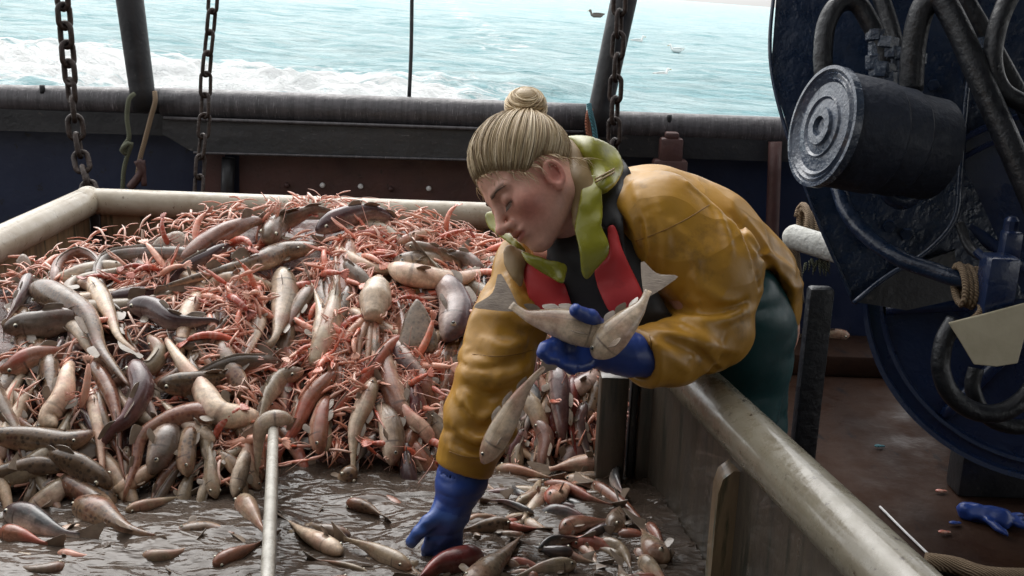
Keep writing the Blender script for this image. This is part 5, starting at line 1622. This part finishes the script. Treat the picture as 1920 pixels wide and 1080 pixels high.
for pts, r, sp_, sk, up_, lab in HERO:
    cx, cy = pts[len(pts) // 2]
    R = pxr(r, cx, cy) * .88
    nn_ = Hn(cx, cy)
    up = {'up': nn_ * .6 + UPV, 'tocam': TOC * 1.0 + UPV * .25, 'down': -nn_ + DNV * .3, 'side': np.cross(nn_, DNV) + nn_ * .3}[up_]
    if up_ == 'tocam' and sk == 'white': up = -up + UPV * .6
    Pd = drape(pts, R, .9)
    Ld = sum(np.linalg.norm(b_ - a_) for a_, b_ in zip(Pd[:-1], Pd[1:]))
    want = R * {'cod': 8.5, 'dogfish': 13, 'silver': 8.5, 'eel': 16}[sp_]
    if Ld < want: Pd = drape(pts, R, .9, want - Ld)
    fish(Pd, R, up, sp_, sk, lab, None)

# pieces of skate wing
def skate(poly, thick, label, mt, lift=.03, tail=None):
    ctr = np.mean(poly, 0)
    root = empty('skate', H(*ctr), label, 'fish')
    dep = lambda x, y: heap_depth(x, y) * 0 + float(heap_depth(*ctr)) - lift + (np.asarray(y) - ctr[1]) * -.0006
    o = solidpatch(poly, dep, thick, FM[mt], 'wing', root, 8, .012, colr=(.62, .5, 0))
    if tail:
        mb = MB(); q = spline([W(a, c, float(heap_depth(*ctr)) - lift) for a, c in tail], 14)
        mb.tube(q, np.linspace(.012, .004, 14), 8, c=(.8, .5, 0)); mb.build('tail', FM[mt], root)
    return root
skate([(284, 462), (300, 446), (336, 434), (352, 448), (358, 470), (330, 482), (296, 482)], .014, 'flat sandy skate wing standing up at the left of the crest', 'ray')
skate([(782, 560), (800, 585), (818, 630), (820, 655), (790, 662), (748, 662), (756, 610), (768, 580)], .016, 'flat grey triangular skate wing at the right of the heap', 'ray', .05)
skate([(30, 490), (44, 476), (58, 490), (60, 525), (40, 530)], .012, 'small flat fin flap at the far left of the crest', 'ray')
skate([(262, 478), (266, 428), (272, 450), (280, 478)], .010, 'narrow upright white fin tip at the left of the crest', 'white', .04)

# pale squid
def squid(head, arms, label):
    root = empty('squid', H(*head[1]), label, 'squid')
    q = spline(drape(head, .03, 1.4), 16)
    mb = MB(); mb.tube(q, np.interp(np.linspace(0, 1, 16), [0, .2, .55, .8, 1], [.012, .030, .040, .030, .022]), 14, c=(.1, .5, 0)); mb.build('mantle', FM['white'], root)
    for a in arms:
        q = spline(drape(a, .012, 1.6), 14); mb = MB(); mb.tube(q, np.linspace(.013, .004, 14), 8, c=(.35, .5, 0)); mb.build('arm', FM['pink'], root)
squid([(712, 548), (700, 585), (690, 622)], [[(684, 620), (672, 650), (668, 690)], [(692, 624), (690, 660), (684, 700)], [(700, 622), (704, 656), (690, 720)], [(678, 616), (655, 640), (650, 670)]], 'pale squid with reddish arms hanging down in the middle of the heap')

# white fish bent over the end of the divider plate
p0 = Wz(513, 803, .745)
q = [p0 + np.array([.034, .02, .010]), p0 + np.array([.018, .0, .022]), p0 + np.array([-.006, -.004, .020]), p0 + np.array([-.024, -.006, .002]), p0 + np.array([-.032, -.002, -.05]), p0 + np.array([-.036, 0, -.12])]
fish(q, .019, (.3, .9, -.1), 'cod', 'white', 'white fish hooked over the near end of the divider plate', None, fins=False)

HL_ = [(spline(np.array([(a, c, 0) for a, c in h[0]], float), 14)[:, :2], h[1]) for h in HERO] + [(np.array([(320., 460.), (782., 625.), (700, 590.)]), 34)]
def over_hero(px, py):
    return min(float(np.min(np.hypot(q[:, 0] - px, q[:, 1] - py))) - r for q, r in HL_)
# langoustines ----------------------------------------------------------------
def langoustine_proto(i):
    root = empty('langoustine', (0, 0, 0), 'small orange pink langoustine tangled in the heap of fish', 'langoustine', 'langoustines tangled in the heap of fish')
    L = .13
    bend = random.uniform(.2, 1.1)
    n = 26; t = np.linspace(0, 1, n)
    ang = bend * np.clip(t - .35, 0, 1) ** 1.3 * 2.2
    q = np.zeros((n, 3)); 
    for k in range(1, n):
        q[k] = q[k - 1] + np.array([-cos(ang[k]), 0, -sin(ang[k])]) * L / n
    rad = np.interp(t, [0, .08, .3, .42, .6, .85, 1], [.002, .0075, .0105, .0098, .009, .007, .0035])
    seg = 1 + np.where(t > .4, .14 * np.abs(np.sin((t - .4) * 6.5 * pi / .6)), 0)
    mb = MB(); mb.tube(q, rad * seg, 9, ry=rad * seg * .9, c=np.repeat(np.stack([np.where((t > .4), .35 * (np.sin((t - .4) * 13 * pi / .6) > .6), .0), t * 0, t * 0], 1), 9, 0))
    e_ = q[-1]; d = nrm(q[-1] - q[-2]); u = np.cross(d, (0, 1, 0))
    for s in (-2, -1, 0, 1, 2):
        o_ = nrm(d + np.array([0, .38 * s, 0]))
        mb.tube(spline([e_ - d * .004, e_ + o_ * .012, e_ + o_ * .026], 6), [.002, .004, .0055, .006, .005, .001], 6, ry=.0012, up=u, c=(.15, 0, 0))
    mb.build('body', M['prawn'], root)
    for s in (-1, 1):
        base = q[5] + np.array([0, s * .010, -.004])
        sp = random.uniform(.3, 1.2)
        a = base + np.array([.02, s * .022 * sp, random.uniform(-.006, .012)])
        c = a + np.array([.034, s * random.uniform(-.01, .014), random.uniform(-.012, .012)])
        dd = nrm(c - a + np.array([.02, random.uniform(-.02, .02), random.uniform(-.01, .01)]))
        sdv = nrm(np.cross(dd, (0, 0, 1)))
        mb = MB()
        mb.tube(spline([base, a, c], 10), [.0022, .003, .0035, .0038, .0035, .0036, .0045, .005, .0048, .004], 7)
        mb.tube(spline([c, c + dd * .03, c + dd * .052 + sdv * .003, c + dd * .088 + sdv * .002], 12), [.003, .0045, .006, .0064, .006, .0052, .0045, .0036, .003, .0024, .0018, .0008], 7, ry=np.array([.003, .0045, .006, .0064, .006, .0052, .0045, .0036, .003, .0024, .0018, .0008]) * .75, c=np.repeat(np.stack([np.linspace(-.2, .55, 12).clip(0, 1)] + [np.zeros(12)] * 2, 1), 7, 0))
        mb.tube(spline([c + dd * .045 - sdv * .003, c + dd * .066 - sdv * .0075, c + dd * .086 - sdv * .002], 8), [.003, .0035, .003, .0028, .0024, .002, .0014, .0006], 6)
        mb.build('claw', M['prawn'], root)
    mb = MB()
    for s in (-1, 1):
        for k in range(4):
            b0 = q[6 + k] + np.array([0, s * .009, -.006])
            m_ = b0 + np.array([random.uniform(-.012, .018), s * random.uniform(.018, .03), random.uniform(-.004, .008)])
            z_ = m_ + np.array([random.uniform(-.012, .018), s * random.uniform(.008, .02), -.02])
            mb.tube(spline([b0, m_, z_], 8), np.linspace(.0018, .0007, 8), 5, c=(.3, 0, 0))
        b0 = q[1] + np.array([0, s * .004, 0])
        mb.tube(spline([b0, b0 + np.array([.05, s * random.uniform(.005, .03), random.uniform(0, .03)]), b0 + np.array([.11, s * random.uniform(.02, .06), random.uniform(-.02, .05)])], 12), np.linspace(.0013, .0005, 12), 5, c=(.5, 0, 0))
    mb.build('legs', M['prawn'], root)
    return root
protos = [langoustine_proto(i) for i in range(7)]
def density(px, py):
    yb, yc = interp(px, YBASE), interp(px, YCREST)
    s = (yb - py) / (yb - yc)
    d = .08
    d += .9 * math.exp(-((px - 760) / 230) ** 2) * math.exp(-((s - .85) / .22) ** 2)
    d += .9 * math.exp(-((px - 640) / 120) ** 2) * math.exp(-((s - .55) / .3) ** 2)
    d += .8 * math.exp(-((px - 360) / 110) ** 2) * math.exp(-((s - .82) / .15) ** 2)
    d += .55 * math.exp(-((px - 430) / 60) ** 2) * math.exp(-((s - .5) / .2) ** 2)
    d += .7 * math.exp(-((px - 1000) / 120) ** 2) * math.exp(-((s - .35) / .35) ** 2)
    d += .6 * math.exp(-((px - 830) / 70) ** 2) * math.exp(-((s - .3) / .25) ** 2)
    d += .5 * math.exp(-((px - 150) / 40) ** 2) * math.exp(-((s - .95) / .1) ** 2)
    return d
NL = 298
cnt = 0
while cnt < NL:
    px = random.uniform(20, 1125); yb, yc = interp(px, YBASE), interp(px, YCREST)
    py = yb + (yc - yb) * random.uniform(.03, 1.02)
    if random.random() > density(px, py) * 1.1: continue
    oh = over_hero(px, py)
    if oh < 8 and random.random() < .93: continue
    n = Hn(px, py); p = H(px, py) + n * random.uniform(.0, .016)
    if cnt < len(protos):
        r_ = protos[cnt]
    else:
        src = protos[cnt % len(protos)]
        r_ = src.copy(); COL.objects.link(r_)
        for ch in src.children:
            c = ch.copy(); COL.objects.link(c); c.parent = r_
    z = nrm(n + rng.normal(0, .42, 3))
    x = rng.normal(0, 1, 3) + np.array([0, 0, -.35]); x = nrm(x - z * (x @ z)); y = np.cross(z, x)
    sc = random.uniform(.62, 1.0)
    r_.matrix_world = Matrix(((x[0] * sc, y[0] * sc, z[0] * sc, p[0]), (x[1] * sc, y[1] * sc, z[1] * sc, p[1]), (x[2] * sc, y[2] * sc, z[2] * sc, p[2]), (0, 0, 0, 1)))
    cnt += 1

# loose legs, claws and feelers between them: too many and too fine to count
mb = MB()
k = 0
while k < 5200:
    px = random.uniform(10, 1130); yb, yc = interp(px, YBASE), interp(px, YCREST)
    py = yb + (yc - yb) * random.uniform(.03, 1.08)
    if random.random() > density(px, py) + .16: continue
    oh = over_hero(px, py)
    if oh < -6 and random.random() < .93: continue
    n = Hn(px, py); p = H(px, py) + n * random.uniform(-.006, .022)
    x = nrm(rng.normal(0, 1, 3)); x = nrm(x - n * (x @ n) * .75); y = nrm(np.cross(n, x))
    ln = random.uniform(.025, .085); cu = random.uniform(-.3, .3)
    pts = spline([p - x * ln / 2, p + y * ln * cu * .5 + n * ln * .12, p + x * ln / 2 + y * ln * cu * .2], 6)
    r0 = random.choice([.0011, .0014, .002, .003, .0042])
    c = random.random()
    mb.tube(pts, r0 * np.array([.6, 1, 1, .9, .7, .2]), 5, c=(c * c * .9, 0, 0))
    k += 1
tag(mb.build('loose_legs', M['prawn']), 'tangle of loose pink langoustine legs, claws and feelers strewn through the heap', 'shellfish legs', None, 'stuff')

# fish that fill the heap between those -----------------------------------------------
ZONES = [(0, 260, 'left end'), (260, 520, 'left middle'), (520, 800, 'middle'), (800, 1130, 'right end')]
WORDS = {'dogfish': 'spotted brown dogfish', 'cod': 'grey brown whiting', 'white': 'pale bellied fish', 'ling': 'purplish ling', 'grey': 'slate grey eel', 'pink': 'rosy gurnard', 'silver': 'silver herring', 'red': 'dark red fish'}
for k in range(470):
    px = random.uniform(-20, 1110); yb, yc = interp(px, YBASE), interp(px, YCREST)
    s = random.uniform(.0, .98)
    if px > 560 and s > .72 and random.random() < .6: continue
    py = yb + (yc - yb) * s
    left = px < 480
    if over_hero(px, py) < 4 and random.random() < .82: continue
    sp_, sk = random.choice([('dogfish', 'dogfish'), ('dogfish', 'dogfish'), ('dogfish', 'white'), ('dogfish', 'dogfish'), ('cod', 'cod'), ('eel', 'grey'), ('eel', 'white'), ('cod', 'white'), ('cod', 'ling')] if left else [('dogfish', 'dogfish'), ('dogfish', 'pink'), ('dogfish', 'white'), ('cod', 'cod'), ('cod', 'white'), ('cod', 'pink'), ('silver', 'silver'), ('eel', 'pink'), ('cod', 'red'), ('cod', 'ling')])
    rp = random.choice([random.uniform(11, 18), random.uniform(15, 26)]) if sp_ != 'eel' else random.uniform(9, 14)
    if sp_ == 'silver': rp *= .75
    Lp = rp * {'dogfish': 12, 'cod': 8, 'silver': 7.5, 'eel': 14}[sp_] * random.uniform(.7, 1.05)
    a = random.gauss(pi / 2, .55) if s < .75 else random.uniform(-.5, .5) + random.choice((0, pi))
    if random.random() < .5: a += pi
    cv = random.uniform(-1, 1) * (1.6 if sp_ in ('dogfish', 'eel') else .6)
    pts = []; x_, y_ = px, py; a_ = a - cv / 2
    x_ -= cos(a) * Lp / 2; y_ -= sin(a) * Lp / 2
    for j in range(5):
        pts.append((float(np.clip(x_, -60, 1120)), float(max(y_, interp(x_, YCREST) + 4))))
        x_ += cos(a_) * Lp / 4; y_ += sin(a_) * Lp / 4; a_ += cv / 4
    R = pxr(rp, px, py)
    nn_ = Hn(px, py)
    up = nrm(nn_ * random.uniform(-.3, 1) + rng.normal(0, .6, 3))
    z = [q for q in ZONES if q[0] - 100 <= px < q[1]][-1 if px >= 0 else 0][2]
    hgt_ = 'top' if s > .66 else ('face' if s > .3 else 'foot')
    lab = '%s partly buried at the %s of the heap, %s' % (WORDS[sk], hgt_, z)
    fish(drape(pts, R, random.uniform(-.2, .7)), R, up, sp_, sk, lab, '%s filling the %s of the heap, %s' % (WORDS[sk], hgt_, z), fins=True)

# fish in the water -------------------------------------------------------------------
def wfish(pts, r, sp_, sk, label, up=(0, 0, 1), sink=.35, fins=True, rise=None, dorsal=False):
    m = pts[len(pts) // 2]; d = float(np.linalg.norm(Wz(m[0], m[1], WAT_Z) - CAM)); R = r * 1.2 * d / FPX
    P = [Wz(a, c, WAT_Z) + np.array([0, 0, -R * sink]) for a, c in pts]
    if rise: P = [p + np.array([0, 0, h]) for p, h in zip(P, rise)]
    return fish(P, R, up, sp_, sk, label, None, fins=fins, dorsal=dorsal)
WF = [
    ([(640, 1040), (600, 1018), (565, 998), (540, 978)], 19, 'cod', 'white', 'long white fish floating just right of the divider plate'),
    ([(770, 1072), (720, 1050), (680, 1030), (645, 1018)], 16, 'cod', 'white', 'white fish floating in calm water left of the blue glove'),
    ([(690, 1075), (640, 1062), (590, 1050)], 11, 'silver', 'white', 'thin white fish near the bottom edge, left of the blue glove'),
    ([(650, 945), (690, 955), (718, 970)], 14, 'cod', 'dogfish', 'dark brown back breaking the water left of the blue glove'),
    ([(930, 884), (985, 892), (1035, 902)], 14, 'cod', 'white', 'pale fish floating right behind the blue glove cuff'),
    ([(1135, 878), (1080, 880), (1030, 888)], 17, 'cod', 'cod', 'grey brown fish lying at the foot of the slot post'),
    ([(1020, 910), (1065, 920), (1110, 940), (1150, 952)], 13, 'cod', 'pink', 'rosy fish in the line along the right wall, behind'),
    ([(1030, 950), (1050, 930), (1080, 912)], 17, 'cod', 'pink', 'bent rosy fish raised above the water at the right'),
    ([(1160, 885), (1152, 905), (1166, 932)], 15, 'silver', 'silver', 'small silver fish standing against the slot post'),
    ([(1110, 905), (1160, 940), (1195, 975), (1215, 1000)], 11, 'eel', 'pink', 'thin red eel running along the right wall'),
    ([(1240, 1060), (1222, 1030), (1204, 1000)], 23, 'cod', 'white', 'white bellied fish floating against the right wall'),
    ([(1215, 985), (1232, 1010), (1250, 1040)], 12, 'cod', 'pink', 'rosy fish tight against the right wall'),
    ([(1200, 1050), (1225, 1075), (1260, 1110)], 16, 'cod', 'white', 'pale fish at the bottom edge by the right wall'),
    ([(1000, 965), (950, 945), (915, 942)], 9, 'silver', 'silver', 'thin bright silver fish floating right of the blue glove'),
    ([(960, 985), (910, 990), (865, 998)], 14, 'cod', 'dogfish', 'brown fish just under the surface right of the blue glove'),
    ([(1050, 1000), (1090, 985), (1140, 980)], 16, 'cod', 'pink', 'rosy brown fish awash in the middle of the right water'),
    ([(1150, 1000), (1160, 970), (1165, 950)], 18, 'cod', 'cod', 'grey fish with its head down at the right of the water'),
    ([(970, 950), (1000, 930), (1012, 905)], 10, 'eel', 'white', 'thin pale eel slanting at the right behind the glove'),
    ([(1080, 1062), (1020, 1072), (960, 1090)], 14, 'cod', 'white', 'pale fish cut by the bottom edge at the right'),
    ([(1010, 1035), (1040, 1020), (1090, 1015)], 12, 'silver', 'silver', 'dull silver fish rolling in the right water'),
    ([(10, 965), (55, 978), (105, 1002), (150, 1012)], 22, 'cod', 'silver', 'pale silver fish floating at the lower left'),
    ([(0, 1000), (40, 1010), (90, 1022)], 18, 'cod', 'pink', 'rosy fish awash at the lower left corner'),
    ([(150, 945), (190, 970), (240, 1000), (290, 1012)], 26, 'dogfish', 'dogfish', 'big dogfish sliding into the water at the lower left'),
    ([(235, 960), (290, 948), (350, 932)], 12, 'cod', 'white', 'pale fish breaking the surface left of the divider plate'),
    ([(450, 940), (470, 965), (495, 1000)], 20, 'cod', 'white', 'white fish leaning on the left face of the divider plate'),
    ([(330, 1000), (390, 990), (440, 1000)], 16, 'cod', 'dogfish', 'brown fish barely breaking the water at the left'),
    ([(400, 1062), (450, 1040), (490, 1020)], 16, 'cod', 'pink', 'rosy fish at the bottom edge left of the divider plate'),
    ([(100, 905), (150, 925), (200, 960), (230, 985)], 30, 'cod', 'dogfish', 'wide brown fish half sunk at the lower left'),
    ([(648, 905), (655, 890), (665, 876)], 19, 'cod', 'dogfish', 'brown tail end bobbing below the hanging white fish'),
    ([(790, 880), (820, 860), (838, 845)], 13, 'cod', 'pink', 'slim rosy fish slanting out of the water left of the cuff'),
]
for pts, r, sp_, sk, lab in WF:
    wfish(pts, r, sp_, sk, lab, nrm(rng.normal(0, .7, 3) + np.array([0, -.6, .9])), random.uniform(-.55, .0))
wfish([(905, 1052), (868, 1062), (820, 1072), (780, 1100)], 28, 'cod', 'red', 'dark red snouted fish at the bottom edge below the blue glove', (0, -.3, 1), -.3)
wfish([(880, 1120), (920, 1080), (950, 1050), (972, 1026)], 23, 'dogfish', 'ray', 'spotted tan dogfish tail rising at the bottom edge beside the red snouted fish', (0, -.6, .5), -.6)
wfish([(1010, 1090), (985, 1074), (950, 1070)], 14, 'cod', 'dogfish', 'small brown fish at the bottom edge beside the spotted tail')
for k in range(110):
    px, py = random.choice([random.uniform(0, 1230), random.uniform(860, 1250)]), random.uniform(885, 1090)
    if px < 500 and py < 930: continue
    if abs(px - 830) < 70 and py < 1050: continue
    if px > 1150 + (py - 880) * .5: continue
    if abs(px - 507) < 50: continue
    a = random.gauss(.25, .5) + random.choice((0, pi)); r = random.uniform(9, 17); L = r * random.uniform(6, 8.5); cv = random.uniform(-.7, .7)
    pts = [(px + cos(a + cv * t) * L * t, py + sin(a + cv * t) * L * t * .6) for t in (-.5, -.2, .1, .5)]
    sk = random.choice(['cod', 'white', 'pink', 'white', 'silver', 'white'] if px > 850 else ['cod', 'white', 'pink', 'dogfish', 'cod', 'white'])
    side = 'left of the divider plate' if px < 505 else ('between divider plate and blue glove' if px < 800 else 'right of the blue glove')
    lab = {'cod': 'grey brown', 'white': 'pale', 'silver': 'silver', 'pink': 'rosy', 'dogfish': 'dark brown'}[sk] + ' fish half sunk in the muddy water, ' + side
    o = wfish(pts, r, 'cod', sk, lab, nrm(rng.normal(0, .7, 3) + np.array([0, -.4, .9])), random.uniform(.15, .95))
    o['group'] = lab.replace('fish half', 'fish lying half')
# small fish lying on deck
def dfish(a, c, r, z, label, sk='silver'):
    A, B_ = Wz(*a, z), Wz(*c, z); R = r
    fish([A + (0, 0, R * .6), (A + B_) / 2 + (0, .02, R * .6), B_ + (0, 0, R * .6)], R, (0, -.6, 1), 'cod', sk, label)
dfish((1592, 636), (1520, 634), .03, .10, 'pale fish lying on the ledge at the foot of the bulwark, left one', 'white')
dfish((1685, 652), (1600, 660), .04, .02, 'pale fish lying on the deck beside the blue drum', 'white')
# fish she is holding and the one slipping past her sleeve
def pfish(pts, r, up, sp_, sk, label, **kw):
    P = [W(*q) for q in pts]
    d = np.mean([q[2] for q in pts])
    return fish(P, r * d / FPX, up, sp_, sk, label, None, **kw)
pfish([(1140, 632, 1.79), (1095, 618, 1.785), (1040, 604, 1.785), (990, 592, 1.79), (958, 572, 1.80)], 34, UPV * 1.0 + _f * .5, 'cod', 'white', 'grey brown whiting gripped level in the left glove against the red vest')
pfish([(1112, 668, 1.775), (1140, 640, 1.765), (1172, 606, 1.765), (1200, 575, 1.775), (1216, 545, 1.79)], 31, -_r * .8 + _u * .5 + _f * .4, 'cod', 'white', 'cream bellied whiting held head down across the left glove')
pfish([(905, 868, 1.88), (935, 815, 1.87), (965, 760, 1.87), (995, 715, 1.86), (1022, 688, 1.86)], 24, -_r + _u * .3 + _f * .3, 'cod', 'white', 'pale brown fish sliding down in front of the right sleeve', tailscale=.8)
